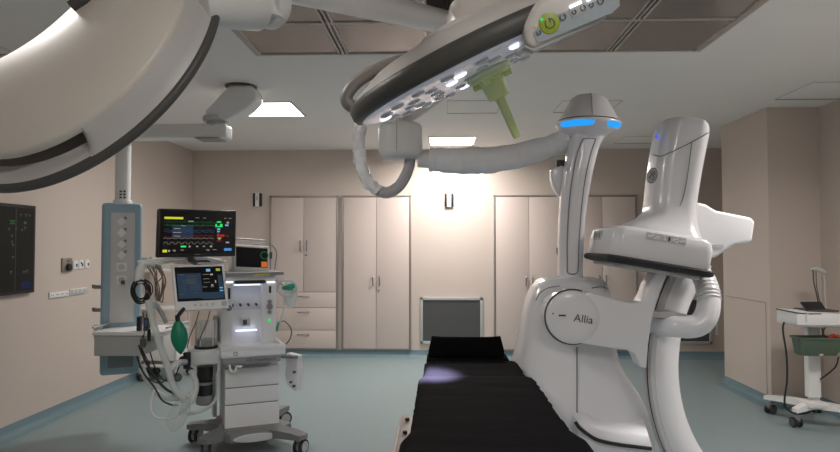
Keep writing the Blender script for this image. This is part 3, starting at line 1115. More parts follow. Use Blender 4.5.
# flat device stacked under the large monitor
t = thing('gas_module', 'flat white module box under the large patient monitor', 'module', P(197, 263, 4.98))
gp = Panel(P(184, 258.2, 4.82), P(221, 258.2, 5.02), P(184, 264.5, 4.82))
b = MB()
gp.slab(b, 0, 0, 1, 1, -.2, 0, bev=.004)
b.build('case', WHITEB, t)
b = MB()
gp.slab(b, .25, .3, .7, .62, -.002, .002)
b.build('slot', DGREY, t)
b = MB()
gp.slab(b, .25, -.14, .42, .05, -.002, .002)
b.build('tab', mat('yellow_tab', (.7, .55, .08), .5), t)

# ------------------------------------------------------------------ hoses, bags, cables by the machine


def single(name, label, cat, m, build, group=None):
    b = MB()
    build(b)
    return tag(b.build(name, m), label, cat, group)


def corr(b, pts, r, sm=8, n=12):            # corrugated hose
    pts = [V(p) for p in pts]
    tmp = []
    N = len(pts)
    for i in range(N - 1):
        p1, p2 = pts[i], pts[i + 1]
        p0 = pts[i - 1] if i else p1 * 2 - p2
        p3 = pts[i + 2] if i + 2 < N else p2 * 2 - p1
        k_ = max(4, int((p2 - p1).length / .008))
        for k in range(k_):
            u = k / k_
            tmp.append(.5 * ((2 * p1) + (p2 - p0) * u + (2 * p0 - 5 * p1 + 4 * p2 - p3) * u * u + (3 * p1 - p0 - 3 * p2 + p3) * u ** 3))
    b.tube(tmp, [r * (1 + .09 * (i % 2)) for i in range(len(tmp))], n)


t = thing('reservoir_bag', 'green rubber breathing bag hanging below the ventilator screen', 'breathing bag', P(179, 355, 4.35))
p = P(179.3, 337, 4.35)
Mg = Matrix.Translation(p) @ Matrix.Rotation(math.radians(-6), 4, 'Y')
b = MB()
prof = []
for k in range(17):
    u = k / 16
    z = .118 - .236 * u
    prof.append((max(.006, .058 * math.sin(PI * (u * .96 + .03)) ** .72), z))
b.lathe(prof, Mg @ Matrix.Diagonal((1, .8, 1, 1)), 28)
b.build('bag', GREEN, t)
b = MB()
b.cyl(Mg @ V((0, 0, .108)), Mg @ V((0, 0, .15)), .016, 14)
b.cyl(Mg @ V((0, 0, .14)), Mg @ V((.03, .05, .19)), .014, 12)
b.build('neck', BLACK, t)
YH = 4.4
single('breathing_hose', 'ribbed milky breathing hose hanging from the support arm past the green bag', 'hose', MILKY,
       lambda b: corr(b, [P(148, 300, YH), P(153, 322, YH), P(160, 345, YH), P(168, 368, YH), P(174, 388, YH), P(186, 402, YH + .02)], .022), 'milky breathing hoses')
single('breathing_hose', 'milky breathing hose branching towards the black valve and back', 'hose', MILKY,
       lambda b: corr(b, [P(169, 372, YH), P(177, 363, YH + .05), P(186, 362, YH + .15)], .019), 'milky breathing hoses')
single('breathing_hose', 'milky breathing hose looping low beneath the black canister', 'hose', MILKY,
       lambda b: corr(b, [P(141, 366, YH + .3), P(150, 385, YH + .25), P(165, 397, YH + .2), P(185, 397, YH + .2), P(193, 393, YH + .22)], .021), 'milky breathing hoses')
single('breathing_hose', 'milky breathing hose falling beside the canister to the floor side bundle', 'hose', MILKY,
       lambda b: corr(b, [P(191, 371, YH + .15), P(196, 384, YH + .1), P(193, 398, YH), P(184, 408, YH), P(179, 415, YH)], .02), 'milky breathing hoses')
single('breathing_hose', 'milky breathing hose curving round below the absorber canister', 'hose', MILKY,
       lambda b: corr(b, [P(217, 372, 4.75), P(217, 395, 4.75), P(210, 406, 4.72), P(198, 412, 4.66), P(186, 414, 4.55)], .013), 'milky breathing hoses')


def bagf(b):
    rings = []
    for k in range(11):
        u = k / 10
        c = P(184 - 11 * u, 398 + 34 * u, YH)
        r = .075 * math.sin(PI * (u * .9 + .08)) ** .6
        rings.append([c + V((math.cos(2 * PI * j / 20) * r, math.sin(2 * PI * j / 20) * r * .35, 0)) * (1 + .25 * noise.noise(V((u * 4, math.cos(2 * PI * j / 20) * 2, math.sin(2 * PI * j / 20) * 2)))) for j in range(20)])
    b.loft(rings)


single('plastic_bag', 'crumpled clear plastic bag hanging low from the breathing hoses', 'plastic bag', mat('thin_film', (.7, .74, .74), .25, alpha=.3), bagf)
single('suction_tube', 'thin white tube hanging in a loop near the floor', 'tube', WHITEB,
       lambda b: b.tube([P(154, 390, 4.5), P(151, 403, 4.5), P(152, 412, 4.5), P(158, 418, 4.5), P(170, 419, 4.5), P(178, 416, 4.5)], .007, 8, sm=6))
BL_ = [([(139, 345), (146, 362), (156, 378), (166, 389), (180, 396), (186, 398)], 'thick black cable sagging from the drawer towards the canister', .010),
       ([(137, 356), (143, 372), (155, 388), (162, 400), (172, 405), (178, 405)], 'black cable making the lowest sag over the floor', .007),
       ([(150, 352), (156, 370), (166, 381), (176, 374), (181, 360)], 'thin black cable looping up to the valve', .005),
       ([(143, 312), (145, 330), (141, 345), (150, 365)], 'thin dark lead hanging from the cable coil', .004),
       ([(139, 366), (148, 378), (160, 383), (170, 376)], 'thin black cable dipping in front of the pendant console', .005)]
for pts, lab, r in BL_:
    single('black_cable', lab, 'cable', RUBBER, lambda b: b.tube([P(x, y, 4.55) for x, y in pts], r, 8, sm=6), 'black cables at the machine side')


def coil(b):
    for k in range(12):
        pts = []
        ox, oy = random.uniform(-1.6, 1.6), random.uniform(-2, 2.5)
        rx, ry = random.uniform(6, 11), random.uniform(8.5, 13)
        for j in range(16):
            th = 2 * PI * j / 16
            pts.append(P(141 + ox + rx * math.cos(th), 291 + oy + ry * math.sin(th), 4.6 + .01 * k + .02 * math.sin(th + k)))
        b.tube(pts, .0042, 6, sm=2, closed=True)


single('cable_coil', 'coiled black monitoring cables hung from the pale support arm', 'cable', RUBBER, coil)


def coil2(b):
    for k in range(6):
        y = 4.85 + .03 * k
        rv = lambda: random.uniform(-3, 3)
        b.tube([P(147 + 2 * k, 266, y), P(151 + 2 * k + rv(), 276 + rv(), y), P(156 + rv(), 288 + rv(), y), P(160 + rv(), 300 + rv(), y), P(165 + rv(), 280 + rv(), y), P(158 + rv(), 265, y)], .0045, 6, sm=5)


single('lead_bundle', 'brown sensor leads bundled behind the ventilator screen', 'cable', mat('brown_lead', (.22, .15, .12), .5), coil2)


def pile(b):
    for k in range(9):
        c = P(147 + (k * 5.3) % 14, 260 + (k * 3.1) % 8, SY)
        b.tube([c + V((.05 * math.cos(j + k), .05 * math.sin(j * 1.3), .035 * math.sin(j * 2.1 + k))) for j in range(7)], .010, 8, sm=4)


# small table of supplies seen between pendant and monitor
SY = 7.35
t = thing('supply_cart', 'small white supply cart in the back left corner behind the machine hoses', 'cart', (P(162, 375, SY).x, SY, 0))
sx0, sx1 = P(146, 330, SY).x, P(184, 330, SY).x
sm_ = (sx0 + sx1) / 2
for py in (309, 271, 366):
    b = MB()
    b.box((sm_, SY, P(160, py, SY - .18).z), (sx1 - sx0, .4, .025), bev=.006)
    b.build('shelf', WHITEB, t)
for xx in (sx0 + .02, sx1 - .02):
    for yy in (SY - .18, SY + .18):
        MB().cyl((xx, yy, .1), (xx, yy, P(150, 268, SY).z), .012, 12).build('post', ALU, t)
        caster(t, V((xx, yy, 0)), .6, .045, wm=DGREY)
p0, p1 = P(147, 334, SY - .18), P(184, 361, SY - .18)
b = MB()
b.box((sm_, SY, (p0.z + p1.z) / 2), (sx1 - sx0 - .05, .36, p0.z - p1.z), bev=.012)
b.build('bin', WHITEB, t)
p0 = P(157.5, 331, SY - .1)
b = MB()
b.box((p0.x, SY - .1, p0.z), (.17, .06, .07), bev=.006)
tag(b.build('storage_box', BLACK), 'low black box on the corner supply cart', 'box')
p0 = P(169, 331, SY - .1)
b = MB()
b.box((p0.x, SY - .1, p0.z), (.06, .06, .07), bev=.006)
tag(b.build('red_pack', mat('red_pack', (.45, .05, .04), .5)), 'small red pack beside the low black box on the supply cart', 'pack')
single('tubing_pile', 'pale green tubing heaped on top of the corner supply cart', 'tube', mat('mint_tubing', (.40, .55, .50), .4, alpha=.85), pile)
# support arm bracket for the coils
t = thing('hose_support_arm', 'pale jointed arm holding coiled cables left of the ventilator screen', 'support arm', P(139, 272, 4.62))
b = MB()
b.tube([P(139, 283, 4.62), P(140, 272, 4.62), P(143, 264, 4.63)], [.03, .034, .03], 12, sm=3)
b.tube([P(142, 264, 4.63), P(160, 262.5, 4.66), P(175, 261, 4.72)], .012, 10)
b.build('arm', WHITEB, t)
b = MB()
b.tube([P(150, 308, 4.5), P(154, 303, 4.55), P(161, 312, 4.6), P(166, 322, 4.65)], .018, 10, sm=3)
b.box(P(152, 305, 4.5), (.07, .05, .06), bev=.01)
b.build('clamp', LGREY, t)
t = thing('hand_control', 'small grey hand control dangling on a cord', 'remote', P(143, 348, 4.5))
b = MB()
b.box(P(143, 343, 4.5), (.04, .025, .065), Matrix.Identity(4), bev=.008)
b.build('body', DGREY, t)
b = MB()
b.tube([P(143, 339, 4.5), P(146, 325, 4.5), P(147, 312, 4.5)], .004, 6, sm=4)
b.build('cord', DGREY, t)
b = MB()
b.cyl(P(149, 341, 4.6), P(149, 329, 4.6), .013, 10)
tag(b.build('probe', BLACK), 'short black probe hanging beside the hand control', 'probe')
for x, lab in ((199, 'thin dark lead hanging just under the ventilator screen, over the bellows'), (210, 'thin dark lead hanging under the ventilator screen near its right edge')):
    single('thin_lead', lab, 'cable', DGREY, lambda b: b.tube([P(x, 311, 4.42), P(x - 3, 322, 4.42), P(x - 9, 336, 4.45), P(x - 12, 348, 4.5)], .004, 6, sm=5))

# suction bag right of the machine
t = thing('breathing_mask_set', 'clear mask bag with green valve hanging at the machine right side', 'breathing mask', P(290, 307, 5.1))
b = MB()
rings = []
for k in range(11):
    u = k / 10
    c = P(290.5 + .5 * math.sin(u * 5), 287 + 21 * u, 5.1)
    r = .055 * (math.sin(PI * (u * .86 + .14)) ** .5)
    rings.append([c + V((math.cos(2 * PI * j / 18) * r, math.sin(2 * PI * j / 18) * r * .5, 0)) for j in range(18)])
b.loft(rings)
b.build('bag', MILKY, t)
b = MB()
b.tube([P(283, 288, 5.08), P(288, 287, 5.06), P(292, 286, 5.06), P(296, 285, 5.08)], [.016, .022, .022, .014], 12, sm=3)
b.cyl(P(290, 285, 5.06), P(290, 290, 5.06), .022, 14)
b.build('green_valve', mat('teal_valve', (.02, .32, .22), .4), t)
b = MB()
b.tube([P(287 + 9.5 * math.cos(j * PI / 8), 288 + 8 * math.sin(j * PI / 8), 5.05 + .02 * math.sin(j)) for j in range(16)], .011, 8, sm=2, closed=True)
b.build('tube_loop', MILKY, t)
b = MB()
b.tube([P(284, 293, 5.1), P(284, 308, 5.1), P(280, 322, 5.1), P(277, 330, 5.1)], .010, 8, sm=4)
b.build('thin_hose', MILKY, t)
b = MB()
b.tube([P(279, 322, 5.1), P(276.5, 331, 5.1)], .012, 8)
b.build('green_connector', mat('teal_valve', (.02, .32, .22), .4), t)
b = MB()
b.tube([P(275, 279, 5.08), P(280, 283, 5.08), P(284, 284, 5.08)], .012, 8, sm=3)
b.build('hanger', ALU, t)
single('monitor_lead', 'thin dark lead curving out beside the drawers of the cupboard', 'cable', mat('dark_lead', (.06, .055, .05), .5),
       lambda b: b.tube([P(277, 325, 5.1), P(284, 321, 5.15), P(291, 329, 5.15), P(290, 339, 5.12), P(284, 346, 5.05)], .005, 8, sm=6))

# ------------------------------------------------------------------ operating table
t = thing('operating_table', 'narrow operating table covered in black pads and a black drape', 'operating table', (.16, 2.0, 0))


def pad(name, y0, y1, x0, x1, ztop, drop, amp, seed, rows=36, flare=None, m=FABRIC, bulge=.012):
    rings = []
    for k in range(rows + 1):
        u = k / rows
        y = y0 + (y1 - y0) * u
        fl = flare(y) if flare else 0
        xa, xb = x0 - fl * .8, x1 + fl
        end = min(1, min(u, 1 - u) * rows / 1.6) ** .5
        ring = []
        prof = [(0, -drop), (0, -drop * .5), (0, -.02), (.012, -.005), (.03, 0)]
        N = 22
        for a_, z_ in prof:
            ring.append([xa + a_, y, ztop + z_])
        for j in range(1, N):
            ring.append([xa + .03 + (xb - xa - .06) * j / N, y, ztop])
        for a_, z_ in reversed(prof):
            ring.append([xb - a_, y, ztop + z_])
        for q in ring:
            nz = noise.noise(V((q[0] * 2.5 + seed, q[1] * 9 + q[0] * 2, seed))) * .7 + noise.noise(V((q[0] * 6, q[1] * 22 - q[0] * 5 + seed, 3.1))) * .3
            q[2] += amp * nz
            q[2] -= .014 * (1 - end)
            if q[2] < ztop - .02:
                s_ = 1 if q[0] > (x0 + x1) / 2 else -1
                q[0] += s_ * (amp * nz + bulge * .5)
        rings.append([V(q) for q in ring])
    return MB().loft(rings).build(name, m, t, ang=60)


fl = lambda y: max(0, min(1, (2.0 - y) / .12)) * .03
pad('seat_pad', 1.0, 2.79, -.088, .405, .985, .09, .0035, 2.0, rows=90, flare=fl)
pad('back_pad', 2.74, 3.33, -.075, .398, .953, .07, .003, 7.0, rows=36)
b = MB()
a, c = P(426.6, 356, 3.38), P(508.6, 356, 3.38)
b.box(((a.x + c.x) / 2, 3.42, .93), (c.x - a.x, .2, .05), bev=.012)
b.build('head_bridge', FABRIC, t)
zt_ = P(466, 337, 3.46).z
b = MB()
xa, xb = P(428.5, 350, 3.40).x, P(504, 350, 3.40).x
ta, tb = P(431.5, 337, 3.47).x, P(500.5, 337, 3.47).x
zl = P(466, 350, 3.40).z
bmw = [[], []]
rings = []
for k in range(13):
    u = k / 12
    dip = .005 * (1 - abs(2 * u - 1) ** 6) - .004
    x_b, x_t = xa + (xb - xa) * u, ta + (tb - ta) * u
    rings.append([(x_b, 3.385, zl - .03), (x_b, 3.385, zl), (x_t, 3.45, zt_ - dip - .008), (x_t, 3.47, zt_ - dip), (x_t, 3.58, zt_ - dip - .015), (x_b, 3.63, zl - .03)])
b.loft(rings)
b.build('head_cushion', FABRIC, t, ang=50)
b = MB()
b.box((.16, 2.2, .885), (.46, 2.3, .05), bev=.012)
b.build('table_plate', DGREY, t)
b = MB()
r0 = PZ(401.5, 419, .895)
b.box((-.145, r0.y - .6, .897), (.008, 1.2, .028), bev=.002)
b.box((-.115, r0.y - .6, .905), (.06, 1.2, .008), bev=.002)
b.build('side_rail', mat('rail_steel', (.33, .29, .27), .4, .6), t)
for k in range(3):
    y = r0.y - .07 - .16 * k
    b = MB()
    b.cyl((-.120, y, .905), (-.120, y, .918), .008, 12)
    b.build('rail_knob', BLACK, t)
b = MB()
b.box((.16, 1.75, .45), (.30, .55, .86), bev=.04, seg=3)
b.build('column', WHITE, t)
b = MB()
b.box((.16, 1.6, .04), (.6, 1.2, .08), bev=.03, seg=3)
b.build('floor_base', WHITE, t)

# ------------------------------------------------------------------ the angiography robot
RX = P(575, 318, 3.45)
t = thing('angiography_robot', 'white ceiling-high robotic C-arm imaging machine with blue lit mushroom head', 'medical robot', (RX.x, 3.55, 0))
Y0 = 3.5
secs = [(277.0, 551, 594, .10, 3), (278.5, 545, 600, .16, 3), (281.5, 539, 604.5, .19, 3.5), (288, 534, 607.5, .215, 3.8), (300, 529, 610, .235, 4), (325, 523.5, 612, .25, 4), (345, 520, 613, .26, 4), (358, 517, 616, .27, 4),
        (372, 512, 623, .285, 4), (388, 507, 634, .30, 4), (405, 503, 642, .31, 4), (425, 500, 647, .32, 4), (450, 497, 650, .33, 4), (490, 494, 653, .335, 4), (528, 492, 655, .34, 4)]
rings = []
for y, xl, xr, hy, e in secs:
    a, c = P(xl, y, Y0), P(xr, y, Y0)
    rings.append(rect_ring((a.x + c.x) / 2, 3.56, a.z, (c.x - a.x) / 2, hy, 48, e))
b = MB()
b.loft(rings)
body = b.build('body', WHITE, t, ang=60)
# vertical seam on the body
b = MB()
b.tube([P(577, 347, 3.297), P(577, 362, 3.287), P(577, 380, 3.272), P(577, 400, 3.258), P(577, 418, 3.247)], .0035, 6)
b.build('seam', MGREY, body)
# shoulder seam
b = MB()
sh = [P(536, 300, 3.345), P(540, 293, 3.33), P(548, 288, 3.325), P(560, 286, 3.325)]
b.tube(sh, .003, 6, sm=4)
b.build('seam', MGREY, body)
b = MB()
b.tube([P(592, 288, 3.33), P(602, 286.5, 3.34), P(608, 289, 3.36)], .003, 6, sm=4)
b.build('seam', MGREY, body)
# foot bumper at the lower right
b = MB()
bp = [(575.5, 421), (580, 427), (590, 434.5), (600, 439.5), (620, 443.5), (640, 446), (651.5, 447.5)]
rngs = []
for i, (x, y) in enumerate(bp):
    p = P(x, y, 3.16 + .02 * (i == 0))
    rngs.append([p + V(d) for d in ((0, 0, .012), (0, .05, .012 + .04 * min(1, i / 2)), (.0, .12, .012 + .09 * min(1, i / 2)), (0, .2, .012 + .09 * min(1, i / 2)), (0, .2, -.02), (0, .0, -.005))])
b.loft(rngs)
b.build('foot_bumper', WHITE, t, ang=60)
b = MB()
b.tube([P(x, y + 1.3, 3.155 + .02 * (i == 0)) for i, (x, y) in enumerate(bp)], .009, 8, sm=4)
b.build('bumper_strip', BLACK, t)
b = MB()
rngs = []
for i, (x, y) in enumerate(bp):
    p = P(x, y, 3.18 + .02 * (i == 0))
    rngs.append([p + V(d) for d in ((0, 0, -.012), (0, .2, -.012), (0, .2, -.45), (0, -.02, -.45))])
b.loft(rngs)
b.build('skirt', WHITE, t, ang=60)
# neck
ncl = [(569.8, 279, 23), (570, 262, 23), (570.3, 245, 23.5), (571.6, 220, 24.5), (574, 196, 26), (578, 170, 28), (582, 152, 29), (586.5, 138, 30), (589, 128, 32)]
rings = []
NY = 3.56
for x, y, w_ in ncl:
    c = P(x, y, NY)
    h_ = w_ / 2 * NY / F
    rings.append(rect_ring(c.x, NY, c.z, h_, .085, 28, 3.4))
b = MB()
b.loft(rings)
nk = b.build('neck', WHITE, t, ang=60)
b = MB()
inl = [(572.5, 273, 4.5), (572.8, 262, 5.5), (573, 245, 5.8), (575, 210, 6.3), (578.5, 180, 6.5), (583.5, 155, 6.8), (588.5, 141, 6.5), (589.5, 138.7, 5)]
yfr = NY - .0865
b.tube([P(x - w_, y, yfr) for x, y, w_ in inl] + [P(x + w_, y, yfr) for x, y, w_ in reversed(inl)], .0032, 6, sm=3, closed=True)
b.build('inlay_seam', MGREY, nk)
rings = []
for x, y, w_ in inl:
    c = P(x, y, NY - .083)
    rings.append([c + V((-w_ * NY / F, 0, 0)), c + V((w_ * NY / F, 0, 0)), c + V((w_ * .8 * NY / F, -.0055, 0)), c + V((-w_ * .8 * NY / F, -.0055, 0))])
b = MB()
b.loft(rings)
b.build('inlay', WHITE, nk)
b = MB()
c = P(569.8, 277, NY)
b.lathe([(.078, c.z - .015), (.080, c.z), (.076, c.z + .008)], Matrix.Translation((c.x, NY, 0)), 28)
b.build('neck_collar', LGREY, nk)
# head
HY = 3.56
hc = P(588.3, 110, HY)
S = HY / F
zz = lambda y: P(588, y, HY).z
b = MB()
zr = zz(121)
Mh = Matrix.Translation((hc.x, HY, zr)) @ Matrix.Rotation(math.radians(2), 4, 'Y') @ Matrix.Translation((0, 0, -zr))
b.lathe([(.004, zr + .148), (.04, zr + .146), (.075, zr + .138), (.098, zr + .122), (.11, zr + .10), (.138, zr + .05), (.155, zr + .018), (.165, zr + .004), (.17, zr - .004)], Mh, 48)
hd = b.build('head', WHITE, t, ang=50)
b = MB()
b.lathe([(.168, zr - .004), (.166, zr - .007), (.168, zr - .011)], Mh, 48)
b.build('head_seam', DGREY, hd)
lowp = lambda th: [(.175, zr - .011), (.180, zr - .018), (.178, zr - .028), (.164, zr - .050), (.14, zr - .066), (.11, zr - .078), (.085, zr - .10), (.07, zr - .13)]
b = MB()
b.lathe(lowp(0), Mh, 48)
b.build('head_underside', WHITE, hd, ang=50)
for a0, a1 in ((200, 268), (292, 334)):
    b = MB()
    prof = [(.1815, zr - .026), (.173, zr - .040), (.160, zr - .0555)]
    rings = []
    for k in range(15):
        th = math.radians(a0 + (a1 - a0) * k / 14)
        sc_ = 1.0
        e_ = 1 - abs(2 * k / 14 - 1) ** 6 * .55
        mid = V((.172, 0, zr - .041))
        rings.append([V((math.cos(th) * (mid.x + (r - mid.x) * e_ + .003), math.sin(th) * (mid.x + (r - mid.x) * e_ + .003), mid.z + (z - mid.z) * e_)) for r, z in prof])
    b.loft(rings, Mh, cap=False, closed=False)
    b.build('blue_light', E_BLUE, hd)
b = MB()
b.tube([Mh @ V((.1 * 0 + math.cos(math.radians(264)) * r, math.sin(math.radians(264)) * r, z)) for r, z in ((.041, zr + .147), (.076, zr + .139), (.0995, zr + .122), (.1115, zr + .10), (.139, zr + .05), (.167, zr + .004))], .002, 6)
b.build('head_joint', MGREY, hd)
# side bracket on the neck
b = MB()
fin = [P(x, y, 3.62) for x, y in ((551.5, 169), (562, 165), (566, 168), (563, 198), (559, 196), (554, 187), (551.5, 178))]
b.prism(fin, (0, .07, 0), bev=.012, seg=3)
b.build('side_bracket', WHITE, t)
b = MB()
c = P(561, 164, 3.62)
b.box((c.x, 3.65, c.z), (.045, .05, .05), bev=.006)
b.build('bracket_cap', BLACK, t)
b = MB()
b.box((P(556.7, 251, 3.6).x + .01, 3.6, P(556, 251, 3.6).z), (.02, .03, .04), bev=.006)
b.build('sensor_nub', BLACK, t)

# gantry arm: drum and beam
GY = 3.14
dc = P(573.5, 317.5, GY)
rr_ = 26.5 * GY / F
b = MB()
Md = Matrix.Translation((dc.x, GY, dc.z)) @ Matrix.Rotation(PI / 2, 4, 'X')
b.lathe([(rr_, -.28), (rr_, -.012), (rr_ * .985, -.004), (rr_ * .95, 0), (rr_ * .6, .001), (0.01, .001)], Md, 56)
arm = b.build('gantry_drum', WHITE, t, ang=50)
b = MB()
b.tube([V((dc.x + (rr_ + .004) * math.cos(k * PI / 24 + PI * .38), GY + .03, dc.z + (rr_ + .004) * math.sin(k * PI / 24 + PI * .38))) for k in range(32)], .004, 6)
b.build('drum_seam', DGREY, arm)
out = [(590, 291.5), (604, 296), (620, 300.5), (632, 303), (640.5, 302.5), (644.5, 296), (648.5, 285), (655, 274), (661, 270.5), (669, 271),
       (663, 285), (656, 305), (651.5, 325), (648.5, 345), (647, 369), (641, 367.5), (638.5, 361), (634.5, 353), (628, 350.5), (610, 348), (590, 345), (580, 343), (576, 318), (581, 294)]
b = MB()
b.prism([P(x, y, GY + .0015) for x, y in out], (0, .13, 0), bev=.013, seg=4)
b.build('gantry_beam', WHITE, t, ang=50)
Mx = Matrix.Translation(P(583.5, 319.3, GY - .0025)) @ Matrix.Rotation(math.radians(8), 4, 'Y') @ Matrix.Rotation(PI / 2, 4, 'X')
text('Allia', 'lettering', mat('lettering_grey', (.06, .055, .06), .5), t, Mx, .054)
b = MB()
a, c = P(558.5, 314.8, GY), P(565.5, 316, GY)
b.box(((a.x + c.x) / 2, GY - .004, (a.z + c.z) / 2), (c.x - a.x, .006, .007), bev=.002)
b.cyl(P(553, 313.5, GY + .002), P(553, 313.5, GY - .006), .004, 8)
b.build('drum_mark', BLACK, arm)

# C-arm
phi = math.radians(20)
RC = .90
e1 = V((math.cos(phi), math.sin(phi), 0))
nv = V((math.sin(phi), -math.cos(phi), 0))
up = V((0, 0, 1))
tl = math.radians(1.5)
e1t = e1 * math.cos(tl) - up * math.sin(tl)
upt = up * math.cos(tl) + e1 * math.sin(tl)
Lp = P(646.5, 366, 3.26)
CC = Lp + e1t * RC
wid = .034


def carc(r, wv, t0, t1, n=40):
    return [CC + (-e1t * math.cos(math.radians(t0 + (t1 - t0) * k / n)) + upt * math.sin(math.radians(t0 + (t1 - t0) * k / n))) * r + nv * wv for k in range(n + 1)]


def cband(b, r0, r1, w0, w1, t0, t1, n=44, bv=.012):
    prof = [(r1, w0 + bv), (r1, w1 - bv), (r1 - bv, w1), (r0 + bv, w1), (r0, w1 - bv), (r0, w0 + bv), (r0 + bv, w0), (r1 - bv, w0)]
    L = [carc(r, w_, t0, t1, n) for r, w_ in prof]
    b.loft([[L[j][k] for j in range(8)] for k in range(n + 1)])


T0, T1 = -76, 44
b = MB()
cband(b, RC - .185, RC - .010, -wid, wid, T0, T1, bv=.02)
ca = b.build('c_arm', WHITE, t, ang=50)
b = MB()
cband(b, RC - .06, RC, -wid + .004, -.008, T0, T1, bv=.004)
b.build('c_arm_edge', LGREY, ca, ang=30)
b = MB()
cband(b, RC - .06, RC, .006, wid - .002, T0, T1, bv=.004)
b.build('c_arm_edge', LGREY, ca, ang=30)
b = MB()
cband(b, RC - .06, RC - .006, -.009, .007, T0, T1, bv=.002)
b.build('groove', BLACK, ca, ang=30)

# upper end cover of the C-arm
b = MB()
ec = [(688, 204), (697, 202), (706, 204), (716.5, 210.5), (730, 213), (752, 217.5), (755.5, 222), (752.5, 241.5), (749, 243.5), (735, 245), (717, 257), (690, 262)]
b.prism([P(x, y, 3.62) for x, y in ec], (0.02, .36, 0), bev=.02, seg=3)
b.build('c_arm_cover', WHITE, t, ang=50)
b = MB()
b.box(P(718, 246, 3.615), (.06, .004, .016))
b.build('warning_label', LGREY, t)

# detector
al = math.radians(9.5)
DO = P(665, 263.5, 3.0)
DF = Frame(DO, V((math.cos(al), 0, -math.sin(al))), V((0, 1, 0)), V((math.sin(al), 0, math.cos(al))))
dp = lambda px, py, y=0: DF.plane(px, py, y)
xl = dp(614, 240).x
xr = dp(715.5, 256).x
dep = .52
topz_l, topz_r = dp(618, 225).z, dp(712, 243).z
bz = dp(665, 263.5).z
b = MB()
sec = [(0, xl + .004, xr - .01, 0.004, dep - .006, .0), (.012, xl, xr - .004, 0, dep, 0), (.085, xl, xr, 0, dep, 0), (.128, xl + .006, xr - .006, .006, dep - .006, 0), (.143, xl + .02, xr - .03, .02, dep - .02, 0), (.150, xl + .05, xr - .06, .05, dep - .05, 0)]


def rr(x0, x1, y0, y1, z, n=40, rad=.04):
    rad = min(rad, (x1 - x0) / 2 - .001, (y1 - y0) / 2 - .001)
    out = []
    for cx, cy, a0 in ((x1 - rad, y0 + rad, -90), (x1 - rad, y1 - rad, 0), (x0 + rad, y1 - rad, 90), (x0 + rad, y0 + rad, 180)):
        for k in range(n // 4):
            a = math.radians(a0 + 90 * k / (n // 4 - 1))
            out.append(V((cx + rad * math.cos(a), cy + rad * math.sin(a), z)))
    return out


b.loft([rr(x0, x1, y0, y1, z, rad=.045) for z, x0, x1, y0, y1, _ in sec], DF.M)
fo = b.build('detector_housing', WHITE, t, ang=50)
b = MB()
b.loft([rr(xl + e_, xr - e_, e_, dep - e_, z, rad=.05) for z, e_ in ((-.034, .02), (-.03, -.008), (-.022, -.016), (-.006, -.016), (.002, -.004))], DF.M)
b.build('bumper', RUBBER, t, ang=50)
b = MB()
b.loft([rr(xl + .03, xr - .03, .03, dep - .03, z, rad=.05) for z in (-.05, -.03)], DF.M)
b.build('detector_face', LGREY, t)
# column, lofted with a flared foot
c_y = .30
cols = [(238, 614, 699), (228, 622, 697.5), (222, 634, 697.3), (215, 641, 697.6), (206, 642.2, 698), (196, 643, 699), (180, 644.6, 701.6), (160, 647.5, 705), (142, 650.8, 708.6), (132, 652.8, 710.6), (126, 654.5, 711), (122.5, 657, 709.5), (121, 662, 706)]
rings = []
for y, xa_, xb_ in cols:
    yc = .12
    pa_, pb_ = dp(xa_, y, .33), dp(xb_, y, .17)
    mz = dp((xa_ + xb_) / 2, y, .2).z
    hx = (pb_.x - pa_.x) / 2
    f = max(0, (y - 200) / 28)
    k_ = 1 if y > 125 else .93 if y > 122 else .8
    rings.append(rr((pa_.x + pb_.x) / 2 - hx, (pa_.x + pb_.x) / 2 + hx, .12 - .05 * f * f - .09 * (k_ - 1) * -1, .12 + .26 * k_ + .02 * f, mz - .0, rad=.075))
b = MB()
b.loft(rings, DF.M)
dc_ = b.build('detector_column', WHITE, t, ang=60)
b = MB()
yv = .1185
sm_ = [dp(x, y, yv) for x, y in ((662, 156), (668, 153.3), (675.6, 150), (690, 143), (700, 137.5), (707, 133.5))]
b.tube([dp(653, 154.5, .19), dp(656, 155.5, .145)] + sm_ + [dp(709, 132.5, .16)], .0028, 6, sm=3, M=DF.M)
b.tube([dp(x, y, yv) for x, y in ((691.8, 142.5), (689, 165), (686, 185), (682.5, 200), (676, 212), (668, 221))], .0022, 6, sm=4, M=DF.M)
b.build('column_seam', MGREY, dc_)
# round monogram badge on the column
bc_ = dp(652.8, 175.7, .20)
b = MB()
nrm = V((-.94, -.34, .0)).normalized()
bt_ = Frame(bc_ + nrm * .004, V((.34, -.94, 0)), V((0, 0, 1)), nrm)
b.tube([bt_.w((.038 * math.cos(k * PI / 14), .038 * math.sin(k * PI / 14), 0)) for k in range(28)], .0025, 6, M=DF.M, closed=True)
b.tube([bt_.w(p_) for p_ in ((-.018, .012, .0), (-.005, .022, .0), (-.012, -.012, .0), (-.022, -.006, .0), (.0, .002, 0), (.012, .02, 0), (.02, .01, 0), (.008, .0, 0), (.02, -.012, 0), (.004, -.022, 0))], .0035, 6, sm=5, M=DF.M)
b.build('badge', MGREY, dc_, 'dark round monogram')
b = MB()
b.lathe([(.036, -.002), (.036, .001)], DF.M @ bt_.M, 28)
b.build('badge_disc', STEEL, dc_)
b = MB()
q = dp(656.5, 136.5, .155)
b.lathe([(.001, .004), (.008, .003), (.011, -.004)], DF.M @ Matrix.Translation(q) @ Matrix.Diagonal((.6, 1, 1.6, 1)) @ nrm.to_track_quat('Z', 'Y').to_matrix().to_4x4(), 14)
b.build('status_light', E_SMALLBLUE, dc_)
